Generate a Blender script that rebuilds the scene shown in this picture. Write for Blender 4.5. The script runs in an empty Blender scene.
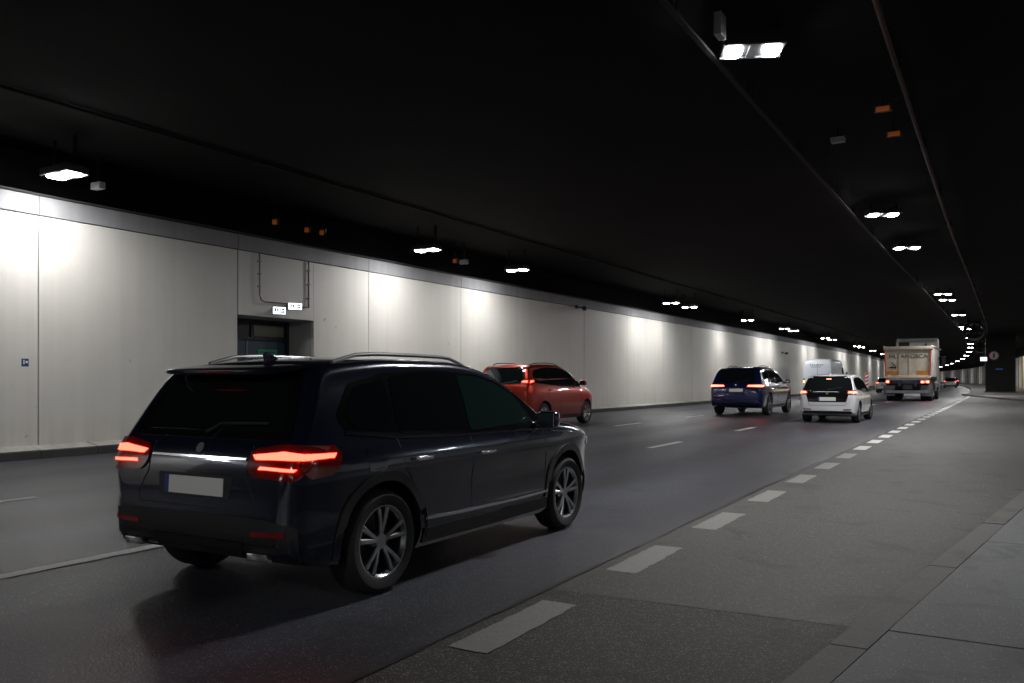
import bpy, bmesh, math, random
import numpy as np
from mathutils import Vector, Matrix
from mathutils.bvhtree import BVHTree

random.seed(7)
S = bpy.context.scene
COL = S.collection
PI = math.pi

# ------------------------------------------------------------------ camera
FPX, U0, VH, CAMH = 835.0, 512.0, 379.0, 1.3
TH = math.atan((991 - U0) / FPX)
cam_d = bpy.data.cameras.new('camera')
cam = bpy.data.objects.new('camera', cam_d)
COL.objects.link(cam)
cam.location = (0, 0, CAMH)
cam.rotation_euler = (PI / 2, 0, TH)
cam_d.sensor_width = 36.0
cam_d.lens = 36.0 * FPX / 1024.0
cam_d.shift_y = (VH - 341.5) / 1024.0
cam_d.clip_start = 0.05
cam_d.clip_end = 1500
S.camera = cam

# ------------------------------------------------------------------ world, exposure
world = bpy.data.worlds.new('World')
S.world = world
world.use_nodes = True
wn = world.node_tree.nodes
sky_node = wn.new('ShaderNodeTexSky')
sky_node.sky_type = 'NISHITA'
sky_node.sun_disc = False
sky_node.sun_elevation = math.radians(35)
sky_node.sun_rotation = math.radians(60)
world.node_tree.links.new(sky_node.outputs[0], wn['Background'].inputs['Color'])
wn['Background'].inputs['Strength'].default_value = 0.05
S.view_settings.view_transform = 'Standard'
S.view_settings.look = 'None'
S.view_settings.gamma = 1.0
S.view_settings.exposure = 1.45
S.render.engine = 'CYCLES'
S.cycles.use_denoising = True
S.cycles.max_bounces = 6
S.cycles.diffuse_bounces = 3
S.cycles.glossy_bounces = 3
S.cycles.caustics_reflective = False
S.cycles.caustics_refractive = False
S.cycles.sample_clamp_indirect = 4.0

LAMP_W = 92.0            # watts of each lamp over the carriageway
WALL_LAMP_W = 27.0       # watts of each lamp along the white wall

# ------------------------------------------------------------------ helpers
def gp(u, v, z=0.0):
    a = (u - U0) / FPX
    b = (VH - v) / FPX
    s, c = math.sin(TH), math.cos(TH)
    k = (z - CAMH) / b
    return ((a * c - s) * k, (a * s + c) * k)

def pchip(pts):
    """monotone cubic through points, returns f(x)"""
    x = np.array([p[0] for p in pts], float)
    y = np.array([p[1] for p in pts], float)
    hh = np.diff(x)
    d = np.diff(y) / hh
    m = np.zeros(len(x))
    for i in range(1, len(x) - 1):
        if d[i - 1] * d[i] > 0:
            w1 = 2 * hh[i] + hh[i - 1]
            w2 = hh[i] + 2 * hh[i - 1]
            m[i] = (w1 + w2) / (w1 / d[i - 1] + w2 / d[i])
    m[0], m[-1] = d[0], d[-1]
    def f(q):
        q = min(max(q, x[0]), x[-1])
        i = int(min(max(np.searchsorted(x, q) - 1, 0), len(x) - 2))
        t = (q - x[i]) / hh[i]
        return float((1 + 2 * t) * (1 - t) ** 2 * y[i] + t * (1 - t) ** 2 * hh[i] * m[i]
                     + t * t * (3 - 2 * t) * y[i + 1] + t * t * (t - 1) * hh[i] * m[i + 1])
    return f

# sideways drift of the whole tunnel: straight, a touch to the right, then a long left bend
BEND = pchip([(-80, 0), (0, 0), (20, .1), (40, .4), (55, .6), (70, .75), (85, .72), (107, .35), (127, -.25),
              (163, -1.8), (200, -4.2), (260, -8.9), (320, -15.8), (420, -31.5), (520, -53), (640, -86)])
def slope(y):
    return (BEND(y + 1) - BEND(y - 1)) / 2

def tag(o, label=None, cat=None, group=None, kind=None):
    if label: o['label'] = label
    if cat: o['category'] = cat
    if group: o['group'] = group
    if kind: o['kind'] = kind
    return o

def empty(name, loc=(0, 0, 0), rz=0.0, parent=None):
    o = bpy.data.objects.new(name, None)
    o.empty_display_size = 0.2
    COL.objects.link(o)
    o.location = loc
    o.rotation_euler = (0, 0, rz)
    o.parent = parent
    return o

class MB:
    """collects geometry, then links it as ONE mesh object"""
    def __init__(self):
        self.v, self.f, self.m = [], [], []
    def add(self, vs, fs, mi=0):
        b = len(self.v)
        self.v += [tuple(p) for p in vs]
        for f in fs:
            self.f.append([b + i for i in f])
            self.m.append(mi)
    def box(self, c, s, mi=0, rot=None, bev=0.0):
        x, y, z = s[0] / 2, s[1] / 2, s[2] / 2
        if bev <= 0:
            vs = [(-x, -y, -z), (x, -y, -z), (x, y, -z), (-x, y, -z), (-x, -y, z), (x, -y, z), (x, y, z), (-x, y, z)]
            fs = [(0, 3, 2, 1), (4, 5, 6, 7), (0, 1, 5, 4), (1, 2, 6, 5), (2, 3, 7, 6), (3, 0, 4, 7)]
        else:
            bm = bmesh.new()
            bmesh.ops.create_cube(bm, size=1.0)
            for v in bm.verts:
                v.co = (v.co.x * s[0], v.co.y * s[1], v.co.z * s[2])
            bmesh.ops.bevel(bm, geom=bm.edges[:], offset=bev, segments=2, affect='EDGES', profile=.6)
            bm.verts.index_update()
            vs = [v.co.copy() for v in bm.verts]
            fs = [[v.index for v in f.verts] for f in bm.faces]
            bm.free()
        out = []
        for p in vs:
            p = Vector(p)
            if rot is not None:
                p = rot @ p
            out.append((p.x + c[0], p.y + c[1], p.z + c[2]))
        self.add(out, fs, mi)
        return self
    def tube(self, pts, r, n=8, mi=0, close=True):
        pts = [Vector(p) for p in pts]
        rings = []
        for i, p in enumerate(pts):
            a = pts[max(i - 1, 0)]
            b = pts[min(i + 1, len(pts) - 1)]
            d = (b - a).normalized()
            up = Vector((0, 0, 1)) if abs(d.z) < .9 else Vector((1, 0, 0))
            e1 = d.cross(up).normalized()
            e2 = e1.cross(d)
            rr = r[i] if isinstance(r, (list, tuple)) else r
            rings.append([p + (e1 * math.cos(2 * PI * k / n) + e2 * math.sin(2 * PI * k / n)) * rr for k in range(n)])
        vs = [q for ring in rings for q in ring]
        fs = []
        for i in range(len(rings) - 1):
            for k in range(n):
                k2 = (k + 1) % n
                fs.append((i * n + k, i * n + k2, (i + 1) * n + k2, (i + 1) * n + k))
        if close:
            fs.append(tuple(range(n))[::-1])
            fs.append(tuple((len(rings) - 1) * n + k for k in range(n)))
        self.add(vs, fs, mi)
        return self
    def lathe(self, prof, axis='x', n=32, c=(0, 0, 0), mi=0, closed=False):
        """prof: list of (radius, along)"""
        vs, fs = [], []
        for (r, a) in prof:
            for k in range(n):
                t = 2 * PI * k / n
                p, q = r * math.cos(t), r * math.sin(t)
                if axis == 'x': vs.append((c[0] + a, c[1] + p, c[2] + q))
                elif axis == 'y': vs.append((c[0] + p, c[1] + a, c[2] + q))
                else: vs.append((c[0] + p, c[1] + q, c[2] + a))
        m = len(prof)
        for i in range(m if closed else m - 1):
            j = (i + 1) % m
            for k in range(n):
                k2 = (k + 1) % n
                fs.append((i * n + k, i * n + k2, j * n + k2, j * n + k))
        self.add(vs, fs, mi)
        return self
    def prism(self, poly, a0, a1, axis='x', mi=0):
        """poly in the two other axes, extruded between a0 and a1"""
        def P(p, a):
            if axis == 'x': return (a, p[0], p[1])
            if axis == 'y': return (p[0], a, p[1])
            return (p[0], p[1], a)
        n = len(poly)
        vs = [P(p, a0) for p in poly] + [P(p, a1) for p in poly]
        fs = [tuple(range(n)), tuple(range(2 * n - 1, n - 1, -1))]
        for i in range(n):
            j = (i + 1) % n
            fs.append((i, n + i, n + j, j))
        self.add(vs, fs, mi)
        return self
    def blob(self, c, s, e=.45, nu=14, nv=8, mi=0, rot=None):
        """rounded box (superellipsoid)"""
        def sg(w, p): return math.copysign(abs(w) ** p, w)
        vs, fs = [], []
        for j in range(nv + 1):
            t = -PI / 2 + PI * j / nv
            for i in range(nu):
                a = 2 * PI * i / nu
                p = Vector((s[0] * sg(math.cos(t), e) * sg(math.cos(a), e), s[1] * sg(math.cos(t), e) * sg(math.sin(a), e), s[2] * sg(math.sin(t), e)))
                if rot is not None: p = rot @ p
                vs.append((p.x + c[0], p.y + c[1], p.z + c[2]))
        for j in range(nv):
            for i in range(nu):
                i2 = (i + 1) % nu
                fs.append((j * nu + i, j * nu + i2, (j + 1) * nu + i2, (j + 1) * nu + i))
        self.add(vs, fs, mi)
        return self
    def mesh(self, name, mats, smooth=None):
        me = bpy.data.meshes.new(name)
        me.from_pydata(self.v, [], self.f)
        for m in (mats if isinstance(mats, (list, tuple)) else [mats]):
            me.materials.append(m)
        if any(self.m):
            me.polygons.foreach_set('material_index', self.m)
        bm = bmesh.new()
        bm.from_mesh(me)
        bmesh.ops.remove_doubles(bm, verts=bm.verts[:], dist=1e-5)
        bmesh.ops.recalc_face_normals(bm, faces=bm.faces[:])
        bm.to_mesh(me)
        bm.free()
        if smooth is not None:
            me.shade_smooth()
            me.set_sharp_from_angle(angle=math.radians(smooth))
        return me
    def build(self, name, mats, parent=None, smooth=None, loc=None):
        return link(name, self.mesh(name, mats, smooth), parent, loc)

def link(name, me, parent=None, loc=None):
    o = bpy.data.objects.new(name, me)
    COL.objects.link(o)
    o.parent = parent
    if loc is not None:
        o.location = loc
    return o

def boxo(name, c, s, mat, parent=None, bev=0.0, rot=None):
    return MB().box(c, s, bev=bev, rot=rot).build(name, mat, parent)

# ------------------------------------------------------------------ materials
M = {}
def nodes_of(name):
    m = bpy.data.materials.new(name)
    m.use_nodes = True
    M[name] = m
    nt = m.node_tree
    return m, nt, nt.nodes['Principled BSDF']

def mat(name, col, rough=.5, metal=0.0, coat=0.0, spec=.5, emis=None, estr=0.0, vary=0.0, vscale=3.0, bump=0.0, bscale=40.0, flake=0.0):
    m, nt, b = nodes_of(name)
    b.inputs['Base Color'].default_value = (*col, 1)
    b.inputs['Roughness'].default_value = rough
    b.inputs['Metallic'].default_value = metal
    b.inputs['Specular IOR Level'].default_value = spec
    b.inputs['Coat Weight'].default_value = coat
    b.inputs['Coat Roughness'].default_value = .04
    if emis:
        b.inputs['Emission Color'].default_value = (*emis, 1)
        b.inputs['Emission Strength'].default_value = estr
    N, L = nt.nodes, nt.links
    tc = N.new('ShaderNodeTexCoord')
    if vary > 0:
        n = N.new('ShaderNodeTexNoise'); n.inputs['Scale'].default_value = vscale; n.inputs['Detail'].default_value = 6
        L.new(tc.outputs['Object'], n.inputs['Vector'])
        r = N.new('ShaderNodeMapRange')
        r.inputs['From Min'].default_value = .3; r.inputs['From Max'].default_value = .7
        r.inputs['To Min'].default_value = 1 - vary; r.inputs['To Max'].default_value = 1 + vary
        L.new(n.outputs['Fac'], r.inputs['Value'])
        mx = N.new('ShaderNodeMix'); mx.data_type = 'RGBA'; mx.blend_type = 'MULTIPLY'
        mx.inputs['Factor'].default_value = 1
        mx.inputs['A'].default_value = (*col, 1)
        L.new(r.outputs[0], mx.inputs['B'])
        L.new(mx.outputs['Result'], b.inputs['Base Color'])
        rr = N.new('ShaderNodeMapRange')
        rr.inputs['To Min'].default_value = max(rough - .12, .02); rr.inputs['To Max'].default_value = min(rough + .12, 1)
        L.new(n.outputs['Fac'], rr.inputs['Value'])
        L.new(rr.outputs[0], b.inputs['Roughness'])
    if bump > 0:
        n2 = N.new('ShaderNodeTexNoise'); n2.inputs['Scale'].default_value = bscale; n2.inputs['Detail'].default_value = 5
        L.new(tc.outputs['Object'], n2.inputs['Vector'])
        bp = N.new('ShaderNodeBump'); bp.inputs['Strength'].default_value = bump; bp.inputs['Distance'].default_value = .01
        L.new(n2.outputs['Fac'], bp.inputs['Height'])
        L.new(bp.outputs['Normal'], b.inputs['Normal'])
    return m

def asphalt(name, c0, c1, stone, rough=.6, tracks=0.0, stones=.10, bump=.5, spec=.45):
    m, nt, b = nodes_of(name)
    N, L = nt.nodes, nt.links
    tc = N.new('ShaderNodeTexCoord')
    P = tc.outputs['Object']
    big = N.new('ShaderNodeTexNoise'); big.inputs['Scale'].default_value = .7; big.inputs['Detail'].default_value = 8; big.inputs['Roughness'].default_value = .62
    mp = N.new('ShaderNodeMapping'); mp.inputs['Scale'].default_value = (1.6, .35, 1)
    L.new(P, mp.inputs['Vector']); L.new(mp.outputs[0], big.inputs['Vector'])
    fine = N.new('ShaderNodeTexNoise'); fine.inputs['Scale'].default_value = 150; fine.inputs['Detail'].default_value = 3
    L.new(P, fine.inputs['Vector'])
    vor = N.new('ShaderNodeTexVoronoi'); vor.inputs['Scale'].default_value = 100
    L.new(P, vor.inputs['Vector'])
    ramp = N.new('ShaderNodeMix'); ramp.data_type = 'RGBA'
    ramp.inputs['A'].default_value = (*c0, 1); ramp.inputs['B'].default_value = (*c1, 1)
    add = N.new('ShaderNodeMath'); add.operation = 'MULTIPLY_ADD'
    L.new(fine.outputs['Fac'], add.inputs[0]); add.inputs[1].default_value = 1.5
    sub = N.new('ShaderNodeMath'); sub.operation = 'MULTIPLY_ADD'; sub.inputs[1].default_value = 2.2; sub.inputs[2].default_value = -1.38
    L.new(big.outputs['Fac'], sub.inputs[0]); L.new(sub.outputs[0], add.inputs[2])
    cl = N.new('ShaderNodeClamp'); L.new(add.outputs[0], cl.inputs['Value'])
    L.new(cl.outputs[0], ramp.inputs['Factor'])
    col = ramp.outputs['Result']
    # bright chippings here and there
    sep = N.new('ShaderNodeSeparateColor'); L.new(vor.outputs['Color'], sep.inputs[0])
    gt = N.new('ShaderNodeMath'); gt.operation = 'GREATER_THAN'; gt.inputs[1].default_value = 1 - stones
    L.new(sep.outputs[0], gt.inputs[0])
    near = N.new('ShaderNodeMath'); near.operation = 'LESS_THAN'; near.inputs[1].default_value = .42
    L.new(vor.outputs['Distance'], near.inputs[0])
    mu = N.new('ShaderNodeMath'); mu.operation = 'MULTIPLY'
    L.new(gt.outputs[0], mu.inputs[0]); L.new(near.outputs[0], mu.inputs[1])
    st = N.new('ShaderNodeMix'); st.data_type = 'RGBA'; st.inputs['B'].default_value = (*stone, 1)
    L.new(mu.outputs[0], st.inputs['Factor']); L.new(col, st.inputs['A'])
    col = st.outputs['Result']
    if tracks > 0:
        # polished, rubbered wheel tracks along each lane
        sx = N.new('ShaderNodeSeparateXYZ'); L.new(P, sx.inputs[0])
        w = N.new('ShaderNodeMath'); w.operation = 'MULTIPLY_ADD'; w.inputs[1].default_value = 2 * PI / 1.72; w.inputs[2].default_value = 1.3
        L.new(sx.outputs['X'], w.inputs[0])
        sn = N.new('ShaderNodeMath'); sn.operation = 'SINE'; L.new(w.outputs[0], sn.inputs[0])
        mr = N.new('ShaderNodeMapRange'); mr.inputs['From Min'].default_value = -1
        mr.inputs['To Min'].default_value = 1 - tracks; mr.inputs['To Max'].default_value = 1 + tracks * .4
        L.new(sn.outputs[0], mr.inputs['Value'])
        tm = N.new('ShaderNodeMix'); tm.data_type = 'RGBA'; tm.blend_type = 'MULTIPLY'; tm.inputs['Factor'].default_value = 1
        L.new(col, tm.inputs['A']); L.new(mr.outputs[0], tm.inputs['B'])
        col = tm.outputs['Result']
    # oil drips and darker worn blotches
    oil = N.new('ShaderNodeTexNoise'); oil.inputs['Scale'].default_value = 1.9; oil.inputs['Detail'].default_value = 5; oil.inputs['Distortion'].default_value = .6
    L.new(P, oil.inputs['Vector'])
    om = N.new('ShaderNodeMapRange'); om.inputs['From Min'].default_value = .56; om.inputs['From Max'].default_value = .70
    om.inputs['To Min'].default_value = 1; om.inputs['To Max'].default_value = .62
    L.new(oil.outputs['Fac'], om.inputs['Value'])
    ox = N.new('ShaderNodeMix'); ox.data_type = 'RGBA'; ox.blend_type = 'MULTIPLY'; ox.inputs['Factor'].default_value = 1
    L.new(col, ox.inputs['A']); L.new(om.outputs[0], ox.inputs['B'])
    col = ox.outputs['Result']
    L.new(col, b.inputs['Base Color'])
    rg = N.new('ShaderNodeMapRange'); rg.inputs['To Min'].default_value = rough - .12; rg.inputs['To Max'].default_value = rough + .18
    L.new(big.outputs['Fac'], rg.inputs['Value']); L.new(rg.outputs[0], b.inputs['Roughness'])
    hm = N.new('ShaderNodeMath'); hm.operation = 'SUBTRACT'
    L.new(fine.outputs['Fac'], hm.inputs[0]); L.new(vor.outputs['Distance'], hm.inputs[1])
    bp = N.new('ShaderNodeBump'); bp.inputs['Strength'].default_value = bump; bp.inputs['Distance'].default_value = .006
    L.new(hm.outputs[0], bp.inputs['Height']); L.new(bp.outputs['Normal'], b.inputs['Normal'])
    b.inputs['Specular IOR Level'].default_value = spec
    return m

def wallpaint(name, col, dirt, streak=.18, rough=.55, foot=True):
    m, nt, b = nodes_of(name)
    N, L = nt.nodes, nt.links
    tc = N.new('ShaderNodeTexCoord'); P = tc.outputs['Object']
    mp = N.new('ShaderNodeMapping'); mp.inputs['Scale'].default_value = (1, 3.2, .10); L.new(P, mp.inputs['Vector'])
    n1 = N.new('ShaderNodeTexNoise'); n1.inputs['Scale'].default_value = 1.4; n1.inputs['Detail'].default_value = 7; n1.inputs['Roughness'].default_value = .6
    L.new(mp.outputs[0], n1.inputs['Vector'])
    n2 = N.new('ShaderNodeTexNoise'); n2.inputs['Scale'].default_value = .8; n2.inputs['Detail'].default_value = 9; n2.inputs['Roughness'].default_value = .65
    L.new(P, n2.inputs['Vector'])
    ad = N.new('ShaderNodeMath'); ad.operation = 'ADD'; L.new(n1.outputs['Fac'], ad.inputs[0]); L.new(n2.outputs['Fac'], ad.inputs[1])
    mr = N.new('ShaderNodeMapRange'); mr.inputs['From Min'].default_value = .82; mr.inputs['From Max'].default_value = 1.3
    mr.inputs['To Min'].default_value = 0; mr.inputs['To Max'].default_value = streak
    L.new(ad.outputs[0], mr.inputs['Value'])
    fac = mr.outputs[0]
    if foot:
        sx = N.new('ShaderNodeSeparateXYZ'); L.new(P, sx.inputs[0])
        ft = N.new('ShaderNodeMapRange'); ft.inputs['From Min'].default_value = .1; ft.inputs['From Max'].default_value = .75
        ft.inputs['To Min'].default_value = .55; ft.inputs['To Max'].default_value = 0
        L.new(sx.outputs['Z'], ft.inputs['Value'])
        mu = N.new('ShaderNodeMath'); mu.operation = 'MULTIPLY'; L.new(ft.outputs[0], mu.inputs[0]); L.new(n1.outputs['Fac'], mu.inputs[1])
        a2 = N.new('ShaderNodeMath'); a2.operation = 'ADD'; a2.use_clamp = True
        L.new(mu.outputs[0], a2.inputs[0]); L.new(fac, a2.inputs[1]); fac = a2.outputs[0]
        # small scuffs and chips
        n3 = N.new('ShaderNodeTexNoise'); n3.inputs['Scale'].default_value = 4.5; n3.inputs['Detail'].default_value = 2
        L.new(P, n3.inputs['Vector'])
        g = N.new('ShaderNodeMapRange'); g.inputs['From Min'].default_value = .735; g.inputs['From Max'].default_value = .78; g.inputs['To Max'].default_value = .5
        L.new(n3.outputs['Fac'], g.inputs['Value'])
        a3 = N.new('ShaderNodeMath'); a3.operation = 'ADD'; a3.use_clamp = True
        L.new(g.outputs[0], a3.inputs[0]); L.new(fac, a3.inputs[1]); fac = a3.outputs[0]
    mx = N.new('ShaderNodeMix'); mx.data_type = 'RGBA'
    mx.inputs['A'].default_value = (*col, 1); mx.inputs['B'].default_value = (*dirt, 1)
    L.new(fac, mx.inputs['Factor']); L.new(mx.outputs['Result'], b.inputs['Base Color'])
    b.inputs['Roughness'].default_value = rough
    bp = N.new('ShaderNodeBump'); bp.inputs['Strength'].default_value = .25; bp.inputs['Distance'].default_value = .01
    L.new(n2.outputs['Fac'], bp.inputs['Height']); L.new(bp.outputs['Normal'], b.inputs['Normal'])
    return m

asphalt('asphalt', (.013, .0145, .021), (.048, .051, .068), (.17, .18, .21), .48, tracks=.36, stones=.14, bump=.28)
asphalt('asphalt_old', (.032, .0305, .0285), (.078, .074, .069), (.18, .17, .155), .66, stones=.16, bump=.35, spec=.3)
asphalt('asphalt_rough', (.024, .023, .022), (.072, .069, .065), (.19, .185, .175), .7, stones=.24, bump=.45, spec=.25)
mat('tar', (.012, .012, .012), .45)
asphalt('concrete', (.085, .087, .090), (.180, .186, .197), (.27, .27, .27), .75, stones=.07, bump=.4)
asphalt('kerb_stone', (.070, .067, .062), (.135, .131, .124), (.20, .195, .18), .75, stones=.07, bump=.4)
mat('kerb_dirty', (.09, .088, .083), .85, vary=.35, vscale=2.5, bump=.4, bscale=40)
mat('joint_dark', (.03, .03, .03), .9)
mat('joint_grey', (.12, .117, .11), .9)
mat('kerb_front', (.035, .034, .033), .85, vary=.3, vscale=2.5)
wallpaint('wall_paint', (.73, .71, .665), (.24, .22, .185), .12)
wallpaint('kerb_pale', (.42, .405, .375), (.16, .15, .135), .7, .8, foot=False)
wallpaint('wall_reveal', (.50, .49, .48), (.15, .145, .14), .3, foot=False)
wallpaint('band_concrete', (.33, .33, .345), (.16, .16, .165), .45, .7, foot=False)
mat('soot', (.0045, .0043, .0042), .9, vary=.4, vscale=.9, spec=.15)
mat('soot_pipe', (.009, .0085, .008), .7, spec=.3)
mat('red_pipe', (.06, .018, .012), .6)
mat('cable_grey', (.05, .05, .052), .6)
mat('pipe_brown', (.13, .085, .07), .55)
mat('galvanised', (.22, .23, .24), .45, .7, vary=.15)
mat('lamp_housing', (.05, .05, .052), .5, .4)
mat('lamp_lens', (.9, .9, .9), .3, emis=(.98, .99, 1), estr=26)
mat('box_grey', (.38, .39, .42), .5)
mat('amber_lens', (.30, .07, .02), .3, emis=(1, .22, .03), estr=.03)
mat('black_plastic', (.012, .012, .013), .55, vary=.1, vscale=20, bump=.08, bscale=200)
mat('gloss_black', (.006, .006, .007), .12, coat=.6)
mat('rubber', (.014, .014, .014), .8, bump=.2, bscale=90)
mat('alloy', (.42, .43, .45), .28, 1.0)
mat('alloy_dark', (.20, .20, .21), .35, 1.0)
mat('chrome', (.75, .76, .78), .12, 1.0)
mat('steel_dark', (.06, .06, .062), .5, .6)
mat('glass_dark', (.006, .008, .009), .03, spec=.6)
mat('glass_teal_lit', (.010, .022, .020), .03, spec=.6)  # teal base imitates the greenish light seen through the front windows
mat('glass_pane', (.20, .21, .17), .1)
mat('plate_white', (.72, .72, .70), .4)
mat('plate_blue', (.02, .05, .25), .4)
mat('lens_red', (.16, .008, .008), .12, coat=.5)
mat('lens_lit', (.3, .01, .01), .2, emis=(1, .035, .02), estr=5.0)
mat('lens_bright', (.5, .03, .02), .2, emis=(1, .06, .035), estr=8.0)
mat('lens_amber', (.5, .16, .02), .2, emis=(1, .30, .06), estr=5.0)
mat('lens_clear', (.6, .6, .62), .1, coat=.4)
mat('reflector_red', (.18, .008, .008), .2)
mat('paint_navy', (.011, .015, .034), .2, .4, coat=1.0)
mat('paint_red', (.24, .015, .004), .32, .8, coat=.6)
mat('paint_blue', (.008, .018, .085), .24, .45, coat=1.0)
mat('paint_white', (.62, .63, .65), .35, 0, coat=.8)
mat('paint_van', (.60, .63, .70), .4, 0, coat=.5)
mat('paint_silver', (.33, .335, .34), .3, .7, coat=.8)
mat('paint_black', (.010, .010, .011), .25, .2, coat=1.0)
mat('tipper_cream', (.60, .53, .42), .6, vary=.22, vscale=1.8, bump=.15, bscale=12)
mat('tipper_side', (.40, .38, .35), .5, vary=.25, vscale=1.5)
mat('truck_blue', (.022, .034, .115), .5, vary=.3, vscale=3)
mat('truck_white', (.55, .55, .54), .4, vary=.1)
mat('mud_grey', (.13, .135, .15), .8, vary=.25, vscale=4)
mat('orange_board', (.62, .24, .015), .45)
mat('red_board', (.55, .03, .02), .45)
mat('ink_dark', (.045, .040, .036), .7)
mat('door_blue', (.035, .075, .11), .45, vary=.12, vscale=3)
mat('door_frame', (.012, .016, .020), .5)
mat('sign_green', (.03, .36, .20), .5)
mat('sign_lit', (.85, .9, .95), .4, emis=(.82, .91, 1), estr=1.3)
mat('sign_glyph', (.015, .075, .055), .6)
mat('sign_white', (.78, .78, .78), .4)
mat('sign_red', (.55, .02, .025), .4)
mat('sign_blue', (.02, .045, .20), .4)
mat('sign_blue_lit', (.02, .05, .3), .4, emis=(.05, .2, 1), estr=.03)
mat('pillar_dark', (.016, .015, .014), .75, vary=.3, vscale=1.5)
mat('wall_yellow_lit', (.55, .52, .38), .6, vary=.1)  # yellow light on the nearest white panels, put into their colour
mat('steel_fan', (.020, .020, .021), .5, .5)

def paint_line(name, col, wear=.45):
    m, nt, b = nodes_of(name)
    N, L = nt.nodes, nt.links
    tc = N.new('ShaderNodeTexCoord')
    n = N.new('ShaderNodeTexNoise'); n.inputs['Scale'].default_value = 60; n.inputs['Detail'].default_value = 8; n.inputs['Roughness'].default_value = .7
    L.new(tc.outputs['Object'], n.inputs['Vector'])
    mr = N.new('ShaderNodeMapRange'); mr.inputs['From Min'].default_value = wear; mr.inputs['From Max'].default_value = wear + .35
    L.new(n.outputs['Fac'], mr.inputs['Value'])
    mx = N.new('ShaderNodeMix'); mx.data_type = 'RGBA'; mx.inputs['A'].default_value = (*col, 1); mx.inputs['B'].default_value = (.10, .098, .094, 1)
    L.new(mr.outputs[0], mx.inputs['Factor']); L.new(mx.outputs['Result'], b.inputs['Base Color'])
    b.inputs['Roughness'].default_value = .6
    bp = N.new('ShaderNodeBump'); bp.inputs['Strength'].default_value = .3; bp.inputs['Distance'].default_value = .004
    L.new(n.outputs['Fac'], bp.inputs['Height']); L.new(bp.outputs['Normal'], b.inputs['Normal'])
    return m
paint_line('line_white', (.50, .50, .50), .52)
paint_line('line_worn', (.19, .185, .175), .43)

# ------------------------------------------------------------------ the tunnel
CEIL = 5.15
XK, XW = -13.45, -13.8          # kerb face, wall face on the left
XR = 3.4                        # right wall of the main tube beyond the island
YS = [-70 + 5 * i for i in range(139)]     # stations along the tunnel, to y = 620

def ribbon(name, x0, x1, z, m, ys, kind='structure'):
    b = MB()
    for a, c in zip(ys[:-1], ys[1:]):
        b.add([(x0 + BEND(a), a, z), (x1 + BEND(a), a, z), (x1 + BEND(c), c, z), (x0 + BEND(c), c, z)], [(0, 1, 2, 3)])
    o = b.build(name, M[m])
    o['kind'] = kind
    return o

road = ribbon('road', XK - .4, 30, 0.0, 'asphalt', YS)

# kerb line of the pavement the photographer stands on
outer_px = [(788, 673), (1024, 489)]
PK = .10
outer = [gp(u, v, PK) for u, v in outer_px]
km = (outer[1][0] - outer[0][0]) / (outer[1][1] - outer[0][1])
line_at = lambda y: (outer[0][0] + km * (y - outer[0][1]), y)
edge_pts = [(line_at(-6)[0] - .4, -70), (line_at(-6)[0] - .25, -12)] + [line_at(y) for y in (-6, -3, 0, 3, 6, 9, 11)] + [(1.0, 15.5), (2.4, 21.5), (4.8, 29), (8.5, 38), (13.5, 48)]
edge_pts = [(p[1], p[0]) for p in edge_pts]
EDGE = pchip(edge_pts)          # x of the kerb face as a function of y

# the old grey side lane beyond the seam, 4 mm proud, and the coarse strip in front of it
def lane_sheet(name, y0, y1, z, m, n):
    b = MB()
    for i in range(n):
        a, c = y0 + (y1 - y0) * i / n, y0 + (y1 - y0) * (i + 1) / n
        xa, xc = (EDGE(a) + .3 if a < 47 else 16), (EDGE(c) + .3 if c < 47 else 16)
        sk = lambda x, y: y + (.045 * (x + 2) if y == y0 else 0)
        b.add([(-2.36 + BEND(a), sk(-2.36, a), z), (xa, sk(xa, a), z), (xc, c, z), (-2.36 + BEND(c), c, z)], [(0, 1, 2, 3)])
    o = b.build(name, M[m]); o['kind'] = 'structure'
    return o
lane_sheet('side_lane', 4.60, 140, .0045, 'asphalt_old', 90)
lane_sheet('coarse_asphalt_strip', -30, 4.72, .003, 'asphalt_rough', 30)

seam = MB()
for i in range(150):
    a = -10 + .7 * i
    wob = lambda y: -2.385 + .012 * math.sin(y * 2.3) + .008 * math.sin(y * 7.1) + BEND(y)
    w = .014 + .008 * math.sin(a * 3.3)
    seam.add([(wob(a) - w, a, .0058), (wob(a) + w, a, .0058), (wob(a + .7) + w, a + .7, .0058), (wob(a + .7) - w, a + .7, .0058)], [(0, 1, 2, 3)])
seam.build('tar_seam', M['tar'], road)

def dash(x, y0, ln, w, m, z=.010):
    """one painted dash with slightly ragged edges"""
    b = MB()
    n = 14 if y0 < 14 else 3
    jt = .007 if y0 < 14 else 0
    R_ = lambda: random.uniform(-jt, jt)
    rows = []
    for i in range(n + 1):
        a = y0 + ln * i / n
        e = R_() if i in (0, n) else 0
        rows.append([(x - w / 2 + R_() + BEND(a), a + e, z), (x + R_() + BEND(a), a + e + R_(), z), (x + w / 2 + R_() + BEND(a), a + e, z)])
    for r0, r1 in zip(rows[:-1], rows[1:]):
        b.add(r0 + r1, [(0, 1, 4, 3), (1, 2, 5, 4)])
    return b.build('lane_dash', M[m], road)
for k in range(41):
    dash(-2.17 + .0, 3.36 - 3.72 + 1.86 * k, .97, .22, 'line_worn' if k < 9 else 'line_white', .0070)
for k in range(-2, 34):
    dash(-5.63, 2.95 + 5.97 * k, 1.8, .13, 'line_white', .0065)
    dash(-9.1, 3.45 + 5.97 * k, 1.9, .12, 'line_white', .0065)

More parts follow.
